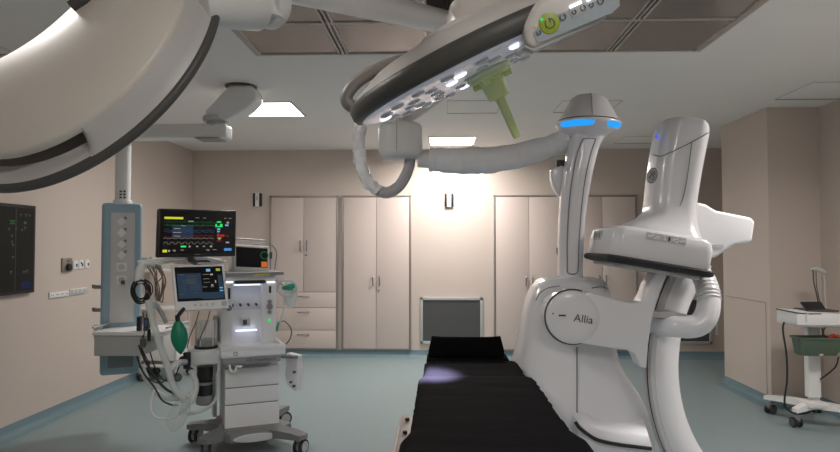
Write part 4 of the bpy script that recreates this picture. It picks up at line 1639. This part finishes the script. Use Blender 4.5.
# control strip on the housing front
b = MB()
kx = [649.5, 652.5, 655.0, 655.2, 657.5, 664.5, 664.8, 674, 677, 677.2, 680, 682.5]
ky = [235.5, 235.8, 234.2, 238.2, 236.8, 236, 239.2, 240.0, 238.8, 242.2, 241.2, 241.5]
for x, y in zip(kx, ky):
    q = dp(x, y, -.001)
    b.box(q, (.009, .005, .008), DF.M, bev=.001)
b.build('control_keys', emis('pale_keys', (.9, .9, .95), .35), fo)
b = MB()
q = dp(669.3, 239.2, -.001)
b.box(q, (.009, .004, .020), DF.M, bev=.002)
b.build('center_key', BLACK, fo)
b = MB()
p0, p1 = dp(645, 240, 0), dp(686, 240, 0)
q = dp(666, 238.7, 0)
b.box((q.x, .0005, q.z), (p1.x - p0.x, .004, .034), DF.M, bev=.001)
b.build('control_strip', mat('strip_grey', (.62, .62, .64), .4), fo)
b = MB()
q = dp(597, 232, .3)
fa = V((xl, .33, .098))
b.box(fa, (.004, .16, .05), DF.M)
b.build('icon_label', mat('label_grey', (.55, .54, .53), .5), fo)
b = MB()
for k in range(3):
    b.box((xl - .002, .28 + .05 * k, .098), (.003, .022, .03 - .008 * (k % 2)), DF.M)
b.build('icons', MGREY, fo)
# corrugated cable elbow
el = [(653, 325.5), (664, 326), (676, 326.5), (688, 327), (698, 325), (704.5, 319), (708, 310), (709, 300), (708, 291), (705.5, 282), (701, 274), (696, 268)]
ey = [3.30, 3.22, 3.16, 3.13, 3.12, 3.12, 3.13, 3.15, 3.17, 3.20, 3.24, 3.28]
b = MB()
b.tube([P(x, y, Y_) for (x, y), Y_ in zip(el[:9], ey[:9])], [.05, .053, .054, .055, .056, .056, .055, .054, .052], 20, sm=6)
b.build('cable_elbow', WHITE, t, ang=60)
b = MB()
pts = [P(x, y, Y_) for (x, y), Y_ in zip(el[7:], ey[7:])]
tmp = []
for i in range(len(pts) - 1):
    for k in range(10):
        tmp.append(pts[i].lerp(pts[i + 1], k / 10))
b.tube(tmp, [.054 - .010 * (i / len(tmp)) + .0055 * (.5 + .5 * math.sin(i * 1.6)) for i in range(len(tmp))], 20)
b.build('corrugated_hose', WHITE, t, ang=60)
b = MB()
b.prism([P(x, y, 3.16) for x, y in ((653, 312), (672, 311), (690, 315.5), (693, 317.5), (690, 319), (653, 318))], (0, .08, 0), bev=.006)
b.build('elbow_clip', LGREY, t)

# ------------------------------------------------------------------ cable boom with sleeve, behind the long lamp
t = thing('cable_boom', 'ceiling cable boom with grey rounded housing under the long surgical lamp', 'ceiling boom', P(400, 158, 3.7))
b = MB()
hcc = P(400.5, 142, 3.7)
h2 = (421.5 - 377.5) / 2 * 3.7 / F
zt_, zb_ = P(400, 124, 3.7).z, P(400, 159.5, 3.7).z
b.loft([rr(hcc.x - h2 + e_, hcc.x + h2 - e_, 3.7 - .12 + e_, 3.7 + .12 - e_, z, rad=.1) for z, e_ in ((zt_, .02), (zt_ - .015, .004), (zt_ - .03, 0), (zb_ + .05, 0), (zb_ + .02, .008), (zb_ + .004, .03), (zb_, .06))])
b.build('housing', WHITEB, t, ang=50)
b = MB()
b.box((P(396.7, 140, 3.58).x, 3.581, (zt_ + zb_) / 2 + .01), (.003, .004, zt_ - zb_ - .05))
b.build('housing_seam', MGREY, t)
b = MB()
cx_, cy_ = P(515, 40, 3.9).x, 3.9
b.cyl((cx_, cy_, H), (cx_, cy_, 2.70), .06, 20)
b.tube([P(400, 126, 3.7), P(405, 118, 3.7), (cx_ - .1, 3.88, 2.74), (cx_, cy_, 2.75)], .045, 14)
b.build('spring_arm', WHITEB, t)
b = MB()
b.cyl(P(418, 158.5, 3.7), P(433, 159.5, 3.7), .052, 20, bev=.006)
b.build('outlet', WHITEB, t)
t2 = thing('cable_sleeve', 'wrinkled pale fabric sleeve running from the boom housing to the robot neck', 'cable sleeve', P(480, 172, 3.68))
b = MB()
spts = [(430, 159.5), (445, 160.5), (465, 161), (490, 160), (515, 156.5), (540, 150), (558, 144), (574, 138)]
sy = [3.70, 3.69, 3.68, 3.67, 3.66, 3.66, 3.66, 3.62]
tmp = []
PP = [P(x, y, Y_) for (x, y), Y_ in zip(spts, sy)]
for i in range(len(PP) - 1):
    for k in range(12):
        tmp.append(PP[i].lerp(PP[i + 1], k / 12))
rad = []
for i in range(len(tmp)):
    u = i / len(tmp)
    rad.append((.066 + .012 * math.sin(PI * min(1, u * 1.3))) * (1 + .05 * noise.noise(V((i * .55, 0, 3))) + (.06 * noise.noise(V((i * .9, 5, 1))) if u < .3 else 0)))
b.tube(tmp, rad, 24, amp=.010, freq=14)
b.build('sleeve', SLEEVE, t2, ang=60)
t3 = thing('looped_hose', 'crinkled film covered hose hanging in a loop under the long lamp', 'hose', P(383, 196, 3.62))
b = MB()
hp = [(404, 116), (386, 106), (370, 112), (361.5, 126), (358.8, 145), (361, 165), (368, 182), (379, 191.5)]
b.tube([P(x, y, 3.62) for x, y in hp], [.024, .028, .030, .032, .034, .036, .036, .034], 18, sm=10, amp=.012, freq=45)
b.build('film_section', FILM, t3, ang=30)
b = MB()
hp = [(378, 191.2), (388, 192.5), (398, 187), (405, 177), (409, 166), (410, 157)]
b.tube([P(x, y, 3.62 + .02 * i) for i, (x, y) in enumerate(hp)], .033, 18, sm=8)
b.build('grey_section', LGREY, t3, ang=60)

# ------------------------------------------------------------------ surgical lamps and their hub
hub = P(455, 14, 2.95)
t = thing('lamp_ceiling_mount', 'dark ribbed ceiling mount where both lamp arms meet', 'ceiling mount', (hub.x, 2.95, 2.62))
n_ = 72
rings = []
for z, r0_ in ((H + .03, .125), (2.63, .125), (2.61, .11)):
    rings.append([V((hub.x + (r0_ + .007 * (k % 2)) * math.cos(2 * PI * k / n_), 2.95 + (r0_ + .007 * (k % 2)) * math.sin(2 * PI * k / n_), z)) for k in range(n_)])
b = MB()
b.loft(rings)
b.build('ribbed_cover', mat('ribbed_dark', (.07, .067, .063), .35, .3), t, ang=20)
b = MB()
b.cyl((hub.x, 2.95, 2.62), (hub.x, 2.95, 2.46), .05, 20)
b.build('spindle', WHITEB, t)

# dome lamp
LC = V((-.7641, 1.2903, 1.9573))
az, elv = -.29747, .45608
ln = V((math.cos(elv) * math.sin(az), -math.cos(elv) * math.cos(az), math.sin(elv)))
lx = ln.cross(V((0, 0, 1))).normalized()
ly = ln.cross(lx)
LFm = Frame(LC, lx, ly, ln)
t = thing('dome_surgical_lamp', 'huge round surgical lamp head seen from behind at the top left', 'surgical lamp', LC)
# angular position of the recess end
recess_end = LFm.plane(83, 137, .03, 2)
th_end = math.atan2(recess_end.y, recess_end.x)
rl = math.hypot(recess_end.x, recess_end.y)
p0_ = LFm.plane(0, 170, .03, 2)
th_0 = math.atan2(p0_.y, p0_.x)
sgn = 1 if ((th_0 - th_end + PI) % (2 * PI) - PI) > 0 else -1
Nn = 160
SP = .85


def in_recess(th):
    d_ = ((th - th_end) * sgn) % (2 * PI)
    if d_ > 1.35:
        return 0
    return min(1, d_ / .02, (1.35 - d_) / .1)


ul = LFm.plane(0, -33, .065, 2)
th_u = math.atan2(ul.y, ul.x)


def ring_(fn):
    out = []
    for k in range(Nn):
        th = th_u + math.radians(60 + 240 * k / (Nn - 1))
        r, z = fn(th)
        out.append(V((r * math.cos(th), r * math.sin(th), z)))
    return out


RO = .34
b = MB()
b.loft([ring_(lambda th, r=r, z=z: (r, z)) for r, z in ((RO - .02, -.019), (RO - .004, -.017), (RO, -.012), (RO, -.004), (RO - .004, .0), (RO - .012, .002))], LFm.M, cap=False, closed=False)
b.build('edge_band', LAMPD, t, ang=50)
b = MB()
rp = [(RO - .008, .0, 0), (RO - .016, .010, .006), (RO - .026, .017, .014), (RO - .035, .024, .022), (RO - .043, .031, .030), (RO - .050, .037, .034)]
b.loft([ring_(lambda th, q=q: (q[0], q[1] - in_recess(th) * q[2])) for q in rp], LFm.M, cap=False, closed=False)
b.build('ring', LAMPG, t, ang=40)
b = MB()


def inner(k):                       # the shell is cut by a wide concave arc on its upper side
    ps = math.radians(52 - 104 * k / (Nn - 1))
    du, dv_ = V((math.cos(th_u), math.sin(th_u))), V((-math.sin(th_u), math.cos(th_u)))
    return du * (.33 - .30 * math.cos(ps)) + dv_ * (.30 * math.sin(ps))


def outer(k, r=RO - .0525):
    th = th_u + math.radians(60 + 240 * k / (Nn - 1))
    return V((r * math.cos(th), r * math.sin(th)))


def span(f, z):
    out = []
    for k in range(Nn):
        p = inner(k).lerp(outer(k, RO - .0525), f)
        out.append(V((p.x, p.y, z)))
    return out


def rim(r, z):
    return [V((*outer(k, r), z)) for k in range(Nn)]


fz = [(.85, .060), (.7, .074), (.55, .083), (.4, .086), (.27, .083), (.16, .075), (.07, .063), (.02, .052), (0, .045), (.0, .0)]
b.loft([rim(RO - .0505, .026), rim(RO - .048, .039), rim(RO - .052, .046)] + [span(f, z) for f, z in fz], LFm.M, cap=False, closed=False)
b.build('shell', LAMPW, t, ang=50)
b = MB()
b.loft([rim(RO - .02, -.019), span(.9, -.022), span(.4, -.026), span(.02, -.02), span(0, .0)], LFm.M, cap=False, closed=False)
b.build('light_cover', LGREY, t, ang=50)
b = MB()
b.tube([LFm.plane(x, y, .09, 2) for x, y in ((72, 7), (84, 0), (98, -12), (110, -30))], .014, 10, M=LFm.M, flat=.5)
b.build('grip_bar', LAMPD, t)
# axle, knuckle and arm
b = MB()
b.cyl(P(196.5, 4, 1.22), P(256.5, 1.5, 1.32), .045, 28, .060, bev=.006)
b.build('axle', WHITEB, t)
b = MB()
b.cyl(P(256, 1.5, 1.32), P(259.5, 1.4, 1.325), .054, 28)
b.build('axle_ring', DGREY, t)
b = MB()
b.cyl(P(259, 1.5, 1.325), P(271, 1, 1.36), .055, 28, .060, bev=.01)
b.cyl(P(266, 20, 1.34), P(266, -40, 1.34), .04, 24, bev=.006)
b.build('knuckle', WHITEB, t)
b = MB()
a, c = P(266, -18, 1.34), P(462, 26, 2.93)
b.tube([a, a.lerp(c, .2), a.lerp(c, .6), c], [.034, .038, .046, .050], 18)
b.build('spring_arm', WHITEB, t)

# long lamp
n2 = V((.418, .135, -.898)).normalized()
u2 = V((.906, 0, .423))
u2 = (u2 - n2 * u2.dot(n2)).normalized()
w2 = n2.cross(u2)
LO = P(477, 72, 1.6)
L2 = Frame(LO, u2, w2, n2)
t = thing('long_surgical_lamp', 'tilted surgical lamp seen edge-on with pale green handle and control panel', 'surgical lamp', LO)
b = MB()
R2 = .335
b.lathe([(R2 - .012, -.05), (R2 - .03, -.062), (.25, -.088), (.19, -.100), (.12, -.106), (.10, -.125), (.001, -.13)], L2.M, 72)
b.build('top_shell', mat('long_lamp_shell', (.66, .62, .59), .35, coat=.2, var=.015), t, ang=40)
b = MB()
b.lathe([(R2 - .014, -.004), (R2 - .004, -.008), (R2 + .002, -.018), (R2 + .002, -.036), (R2 - .003, -.046), (R2 - .013, -.0505)], L2.M, 72)
b.build('edge_band', LAMPD, t, ang=50)
b = MB()
b.lathe([(.001, .006), (.2, .005), (.29, .003), (R2 - .02, -.001), (R2 - .014, -.006)], L2.M, 72)
b.build('lens_cover', mat('lens_cover', (.70, .70, .76), .25, var=.25, vscale=30, coat=.4, em=.10, emc=(.75, .78, 1)), t, ang=60)
for rr2, nn in ((.26, 20), (.19, 14), (.12, 9)):
    for k in range(nn):
        th = 2 * PI * (k + .3) / nn
        b = MB()
        b.lathe([(.016, -.002), (.016, .010), (.010, .013), (.001, .0135)], L2.M @ Matrix.Translation((rr2 * math.cos(th), rr2 * math.sin(th), -.002)), 14)
        b.build('led_lens', E_LED if (k * 7 + nn) % 6 == 0 else mat('led_lens', (.6, .6, .66), .1, coat=.6), t)
# control head
wq = .33
c0 = L2.plane(529.5, 47, wq)
c1 = L2.plane(621, 7.5, wq)
zc = max(c0.z, c1.z)
b = MB()
u0_, u1_ = c0.x - .005, c1.x
tt = .085
b.prism([(u0_, wq, zc - .015), (u0_ + .012, wq, zc), (u1_ - .03, wq, zc), (u1_, wq, zc - .025), (u1_ - .005, wq, zc - tt), (u0_ + .06, wq, zc - tt), (u0_ + .01, wq, zc - .055)], (0, -.13, 0), L2.M, bev=.012, seg=3)
ctl = b.build('control_head', MATS['long_lamp_shell'], t, ang=50)
b = MB()
b.prism([(u0_ - .004, wq - .008, zc - .012), (u0_ + .012, wq - .008, zc + .006), (u1_ - .03, wq - .008, zc + .006), (u1_ - .03, wq - .008, zc - .01), (u0_ + .01, wq - .008, zc - .02)], (0, -.03, 0), L2.M, bev=.003)
b.build('control_edge', LGREY, ctl)
rads = [(c_.x, c_.z) for c_ in (L2.plane(533, 33, wq), L2.plane(536.5, 42, wq), L2.plane(542, 42, wq), L2.plane(612, 13, wq), L2.plane(619.5, 6, wq), L2.plane(619, -4, wq), L2.plane(607, -3, wq), L2.plane(545, 19, wq))]
b = MB()
b.prism([(x, wq - .002, z) for x, z in rads], (0, .0035, 0), L2.M)
b.build('panel_film', mat('panel_film', (.36, .42, .46), .35), ctl)


def dot(name, m, px, py, r, lab=None, h=.003):
    q = L2.plane(px, py, wq)
    b = MB()
    b.lathe([(r, 0), (r, h), (r * .9, h + .0006)], L2.M @ Matrix.Translation((q.x, wq + .0012, q.z)) @ Matrix.Rotation(-PI / 2, 4, 'X'), 28)
    return b.build(name, m, ctl, lab)


def icon(px, py, r, m=DGREY, gap=.0):
    q = L2.plane(px, py, wq)
    b = MB()
    pts = [(q.x + r * math.cos(th), wq + .0045, q.z + r * math.sin(th)) for th in [math.radians(-60 + k * 300 / 14) for k in range(15)]]
    b.tube(pts, .0009, 5, M=L2.M)
    b.build('icon', m, ctl)


dot('power_button', mat('lime_button', (.33, .42, .02), .4), 549.3, 23.5, .021, 'lime green round power button', .002)
icon(549.3, 23.8, .0095)
q = L2.plane(549.3, 20.5, wq)
b = MB()
b.box((q.x, wq + .0045, q.z), (.0016, .0016, .010), L2.M)
b.build('power_mark', DGREY, ctl)
dot('green_led', E_GREEN, 541.3, 20, .003)
dot('lime_led', E_LIME, 535.3, 26.5, .0025)
icon(538.5, 33, .004)
icon(562.5, 17.5, .006)
q0, q1 = L2.plane(570, 13.5, wq), L2.plane(586, 7.5, wq)
b = MB()
b.box(((q0.x + q1.x) / 2, wq + .0015, (q0.z + q1.z) / 2), (q1.x - q0.x, .003, .020), L2.M, bev=.006)
b.build('key_plate', LGREY, ctl)
icon(573.5, 12.5, .004)
icon(582.5, 8.5, .005)
icon(591, 5.5, .004)
icon(600, 1.5, .006)
for x0, y0, x1, y1 in ((569.5, 7.5, 581, 2.2), (586.5, 0.5, 590, -1)):
    q0, q1 = L2.plane(x0, y0, wq), L2.plane(x1, y1, wq)
    b = MB()
    b.box(((q0.x + q1.x) / 2, wq + .002, (q0.z + q1.z) / 2), (q1.x - q0.x, .003, .006), L2.M)
    b.build('light_bar', E_WHITE, ctl)
# hub block on the back
b = MB()
q = L2.plane(500, 28, .05)
b.box((.12, .0, -.135), (.26, .2, .07), L2.M, bev=.025, seg=4)
b.build('rear_housing', MATS['long_lamp_shell'], t, ang=50)
# loop handle
b = MB()
hp = [L2.plane(x, y, .0) for x, y in ((418, 60), (405, 60.5), (388, 65), (371, 72.5), (356, 83), (347.5, 94), (347, 102), (354, 107), (362, 104))]
b.tube(hp, .0165, 12, sm=5, M=L2.M, flat=1.3)
b.build('loop_handle', mat('handle_grey', (.26, .235, .22), .45), t, ang=60)
# sterile handle
Mh2 = L2.M @ Matrix.Translation((.026, 0, 0))
b = MB()
b.lathe([(.055, .004), (.060, .010), (.060, .020), (.040, .024)], Mh2, 36)
b.lathe([(.064, .000), (.066, .004), (.064, .008)], Mh2, 36)
b.build('handle_collar', mat('pale_mint', (.66, .74, .56), .5), t)
b = MB()
b.lathe([(.055, .020), (.052, .030), (.034, .032), (.032, .040), (.028, .082), (.015, .086)], Mh2, 32)
rings = []
for z, hx, hy in ((.08, .013, .012), (.10, .012, .010), (.15, .0115, .009), (.19, .0105, .008), (.194, .008, .006)):
    rings.append(rect_ring(0, 0, z, hx, hy, 20, 3.5))
b.loft(rings, Mh2)
for k in range(4):
    b.box((.045 * math.cos(k * PI / 2 + .5), .045 * math.sin(k * PI / 2 + .5), .032), (.02, .012, .022), Mh2, bev=.002)
b.build('sterile_handle', SAGE, t, ang=40)
b = MB()
a, c = L2.w((.12, .0, -.16)), P(470, 26, 2.9)
b.tube([a, a + V((.10, .12, .10)), c.lerp(a, .25) + V((.05, 0, .06)), c], [.045, .05, .055, .055], 16)
b.build('spring_arm', WHITEB, t)

# ------------------------------------------------------------------ printer trolley
CY = 5.55
cx = P(812.5, 370, CY).x
t = thing('medical_trolley', 'white wheeled trolley with single post and cross feet at the right wall', 'trolley', (cx, CY, 0))
TROL = mat('trolley_white', (.82, .81, .79), .45)
ztop = P(812, 324, CY).z
b = MB()
zb_ = P(812, 397, CY).z
b.box((cx, CY, (ztop + zb_) / 2), (.105, .07, ztop - zb_), bev=.012, seg=3)
b.build('post', TROL, t)
tx0, tx1 = P(799, 324, CY - .22).x, XR - .03
b = MB()
b.box(((tx0 + tx1) / 2 + .01, CY, ztop + .004), (tx1 - tx0 - .02, .34, .025), bev=.008)
b.build('top_plate', TROL, t)
cps = [PZ(769, 414, 0), PZ(798, 428, 0), PZ(816, 413, 0), V((XR - .12, 5.42, 0))]
b = MB()
b.box((cx, CY, .20), (.16, .16, .05), bev=.015)
for c in cps:
    d_ = V((c.x - cx, c.y - CY, 0))
    L = d_.length
    d_.normalize()
    fr = Frame((cx, CY, 0), d_, V((-d_.y, d_.x, 0)), V((0, 0, 1)))
    b.loft([[(0, -.05, .225), (0, .05, .225), (0, .05, .165), (0, -.05, .165)], [(L * .6, -.038, .20), (L * .6, .038, .20), (L * .6, .038, .15), (L * .6, -.038, .15)],
            [(L + .03, -.03, .165), (L + .03, .03, .165), (L + .03, .03, .13), (L + .03, -.03, .13)]], fr.M)
b.build('base', TROL, t, ang=40)
for c, yw in zip(cps, (.5, 1.7, .8, .2)):
    caster(t, c, yw, .044, wm=DGREY)
# printer
zp = ztop + .017
t = thing('printer', 'flat white printer with black edge on the trolley top', 'printer', ((tx0 + tx1) / 2, CY, zp))
pf = CY - .24
zpt = P(790, 312, pf).z
b = MB()
pl, pr_ = P(797, 318, pf).x, XR - .02
b.prism([(pl, pf, zp), (pl, pf, zpt - .005), (pl + .01, pf, zpt), (pr_, pf, zpt - .03), (pr_, pf, zp)], (0, .32, 0), bev=.008)
b.build('case', WHITEB, t)
b = MB()
b.prism([(pl - .003, pf - .003, zpt - .012), (pl - .003, pf - .003, zpt - .002), (pl + .12, pf - .003, zpt - .014), (pl + .12, pf - .003, zpt - .020)], (0, .326, 0))
b.box((P(815, 313, pf).x, pf - .002, zpt - .014), (.10, .006, .008), bev=.002)
b.build('black_edge', BLACK, t)
b = MB()
q = P(806, 317, pf)
b.box((q.x, pf - .0015, q.z), (.01, .004, zpt - zp - .03))
b.build('case_joint', LGREY, t)
# laptop
t = thing('laptop', 'small dark laptop lying half open on the printer', 'laptop', P(815, 313, CY))
b = MB()
zl_ = zpt - .012
lid = [P(800.5, 301.8, CY - .02), P(821, 301.5, CY - .02), P(828, 312.5, CY - .1), P(807.5, 311, CY - .14)]
b.prism(lid, (0, .012, -.008), bev=.002)
b.build('lid', BLACK, t)
b = MB()
xa, xb = P(808, 313, CY - .12).x, P(838, 313, CY - .12).x
b.box(((xa + xb) / 2, CY - .02, zl_ + .008), (xb - xa, .24, .016), bev=.004)
b.build('base', DGREY, t)
# gooseneck stand with hanging leads
t = thing('lead_stand', 'thin grey stand with leads draped over its top behind the laptop', 'stand', P(826, 325, CY + .25))
gy = CY + .2
b = MB()
b.tube([P(826, 323, gy), P(825.5, 300, gy), P(824, 275, gy)], .007, 8, sm=4)
b.tube([P(811, 269.5, gy), P(816, 269, gy), P(822, 271, gy), P(826, 273, gy)], [.010, .02, .022, .012], 10, sm=4)
b.build('pole', LGREY, t)
b = MB()
b.tube([P(813, 270, gy - .02), P(814, 283, gy - .02), P(817, 296, gy - .02), P(820, 312, gy - .02)], .006, 8, sm=4)
b.tube([P(816, 271, gy - .02), P(816.5, 285, gy - .02), P(819, 298, gy - .02), P(822, 312, gy - .02)], .004, 8, sm=4)
b.build('lead', DGREY, t)
# basket
t = thing('green_basket', 'dull green plastic basket clipped to the trolley post', 'basket', P(815, 356, CY - .12))
by0, by1 = CY - .22, CY - .06
bx0, bx1 = P(800, 340, by0).x, P(843, 340, by0).x
bx1 = min(bx1, XR - .03)
zt_, zb_ = P(815, 338, by0).z, P(815, 356.5, by0).z
BG = mat('basket_green', (.095, .135, .095), .5)
b = MB()
o_ = lambda z, e, r=.03: rr(bx0 + e, bx1 - e, by0 + e, by1 - e, z, rad=r)
b.loft([o_(zb_, .03), o_(zb_ + .012, .018), o_(zt_ - .012, .002), o_(zt_ - .012, -.008), o_(zt_, -.008), o_(zt_, .008), o_(zt_ - .02, .012), o_(zb_ + .02, .026)])
b.build('tub', BG, t, ang=40)
b = MB()
q = P(822, 355, by0)
b.box((q.x, by0 + .012, q.z), (.03, .01, .014))
b.build('clip', ALU, t)
byc = (by0 + by1) / 2
for x, h_, nm, lab, m in ((823.5, .17, 'dark_bottle', 'black bottle standing in the green basket', BLACK),):
    q = P(x, 345, byc)
    tt_ = thing(nm, lab, 'bottle', (q.x, byc, zb_ + .02))
    b = MB()
    b.lathe([(.026, zb_ + .022), (.028, zb_ + .03), (.028, zb_ + .12), (.014, zb_ + .145), (.012, zb_ + .17)], Matrix.Translation((q.x, byc, 0)), 20)
    b.build('body', m, tt_)
    b = MB()
    b.tube([(q.x, byc, zb_ + .165), (q.x + .005, byc, zb_ + .21), (q.x + .03, byc, zb_ + .235)], .006, 8, sm=3)
    b.tube([(q.x - .005, byc, zb_ + .165), (q.x - .012, byc, zb_ + .24)], .006, 8)
    b.build('cap', DGREY, tt_)
for x, y, c_, lab in ((832, 338, (.5, .04, .03), 'red clip among the things in the green basket'), (838, 340, (.04, .25, .06), 'bright green clip at the far end of the basket')):
    q = P(x, y, byc)
    tt_ = thing('coloured_clip', lab, 'clip', (q.x, byc, zb_ + .02))
    b = MB()
    mm = mat('clip_%d' % x, c_, .4)
    b.tube([(q.x, byc, zb_ + .022), (q.x - .01, byc, q.z), (q.x + .015, byc - .02, q.z + .03)], [.016, .022, .012], 10, sm=3)
    b.build('body', mm, tt_)
    b = MB()
    b.tube([(q.x + .02, byc, zb_ + .022), (q.x + .025, byc, q.z), (q.x + .05, byc - .02, q.z + .02)], [.012, .018, .012], 10, sm=3)
    b.build('jaw', mm, tt_)
single('printer_cable', 'black cable hanging from the printer and looping under the trolley', 'cable', RUBBER,
       lambda b: b.tube([P(784, 322, 5.35), P(783, 331, 5.35), P(786.5, 355, 5.35), P(787, 380, 5.36), P(784.5, 400, 5.4), P(787, 409, 5.45), P(796, 413.5, 5.5), P(808, 412.5, 5.6), P(816, 405, 5.7), P(817, 396, 5.75)], .008, 8, sm=6))
single('trolley_cable', 'thin black cable hanging between basket and trolley post', 'cable', RUBBER,
       lambda b: b.tube([P(838.5, 357, 5.4), P(836, 366, 5.42), P(829, 373, 5.45), P(820, 379.5, 5.5)], .006, 8, sm=5))

# ------------------------------------------------------------------ light
w = bpy.data.worlds.new('world')
w.use_nodes = True
w.node_tree.nodes['Background'].inputs['Color'].default_value = (.5, .5, .5, 1)
w.node_tree.nodes['Background'].inputs['Strength'].default_value = .0
sc.world = w


def lamp(name, kind, loc, target, energy, color, **kw):
    l = bpy.data.lights.new(name, kind)
    l.energy = energy
    l.color = color
    for k, v in kw.items():
        setattr(l, k, v)
    o = bpy.data.objects.new(name, l)
    col.objects.link(o)
    o.location = loc
    o.rotation_euler = (V(target) - V(loc)).to_track_quat('-Z', 'Y').to_euler()
    return o


# light thrown down by the louvred ceiling panels, the last two added as fill
for k_, ((x, y), en) in enumerate( zip(LIGHTS, (28, 53, 24, 44, 36))):
    lamp('panel_light', 'AREA', (x, y, H - .004), (x, y, 0), en, (1, .955, .915), shape='RECTANGLE', size=.56, size_y=.6, spread=math.radians((178, 165, 170, 160, 178)[k_]))

lamp('surgical_glow', 'SPOT', L2.w((.24, .0, .03)), L2.w((.30, -.05, 1.2)), 28, (.70, .72, 1), spot_size=math.radians(95), spot_blend=1, shadow_soft_size=.12)
# the long lamp's own beam onto the table
lamp('surgical_beam', 'SPOT', L2.w((-.05, .05, .06)), (-.035, 2.84, .98), 15000, (.62, .60, 1), spot_size=math.radians(11), spot_blend=1, shadow_soft_size=.03)
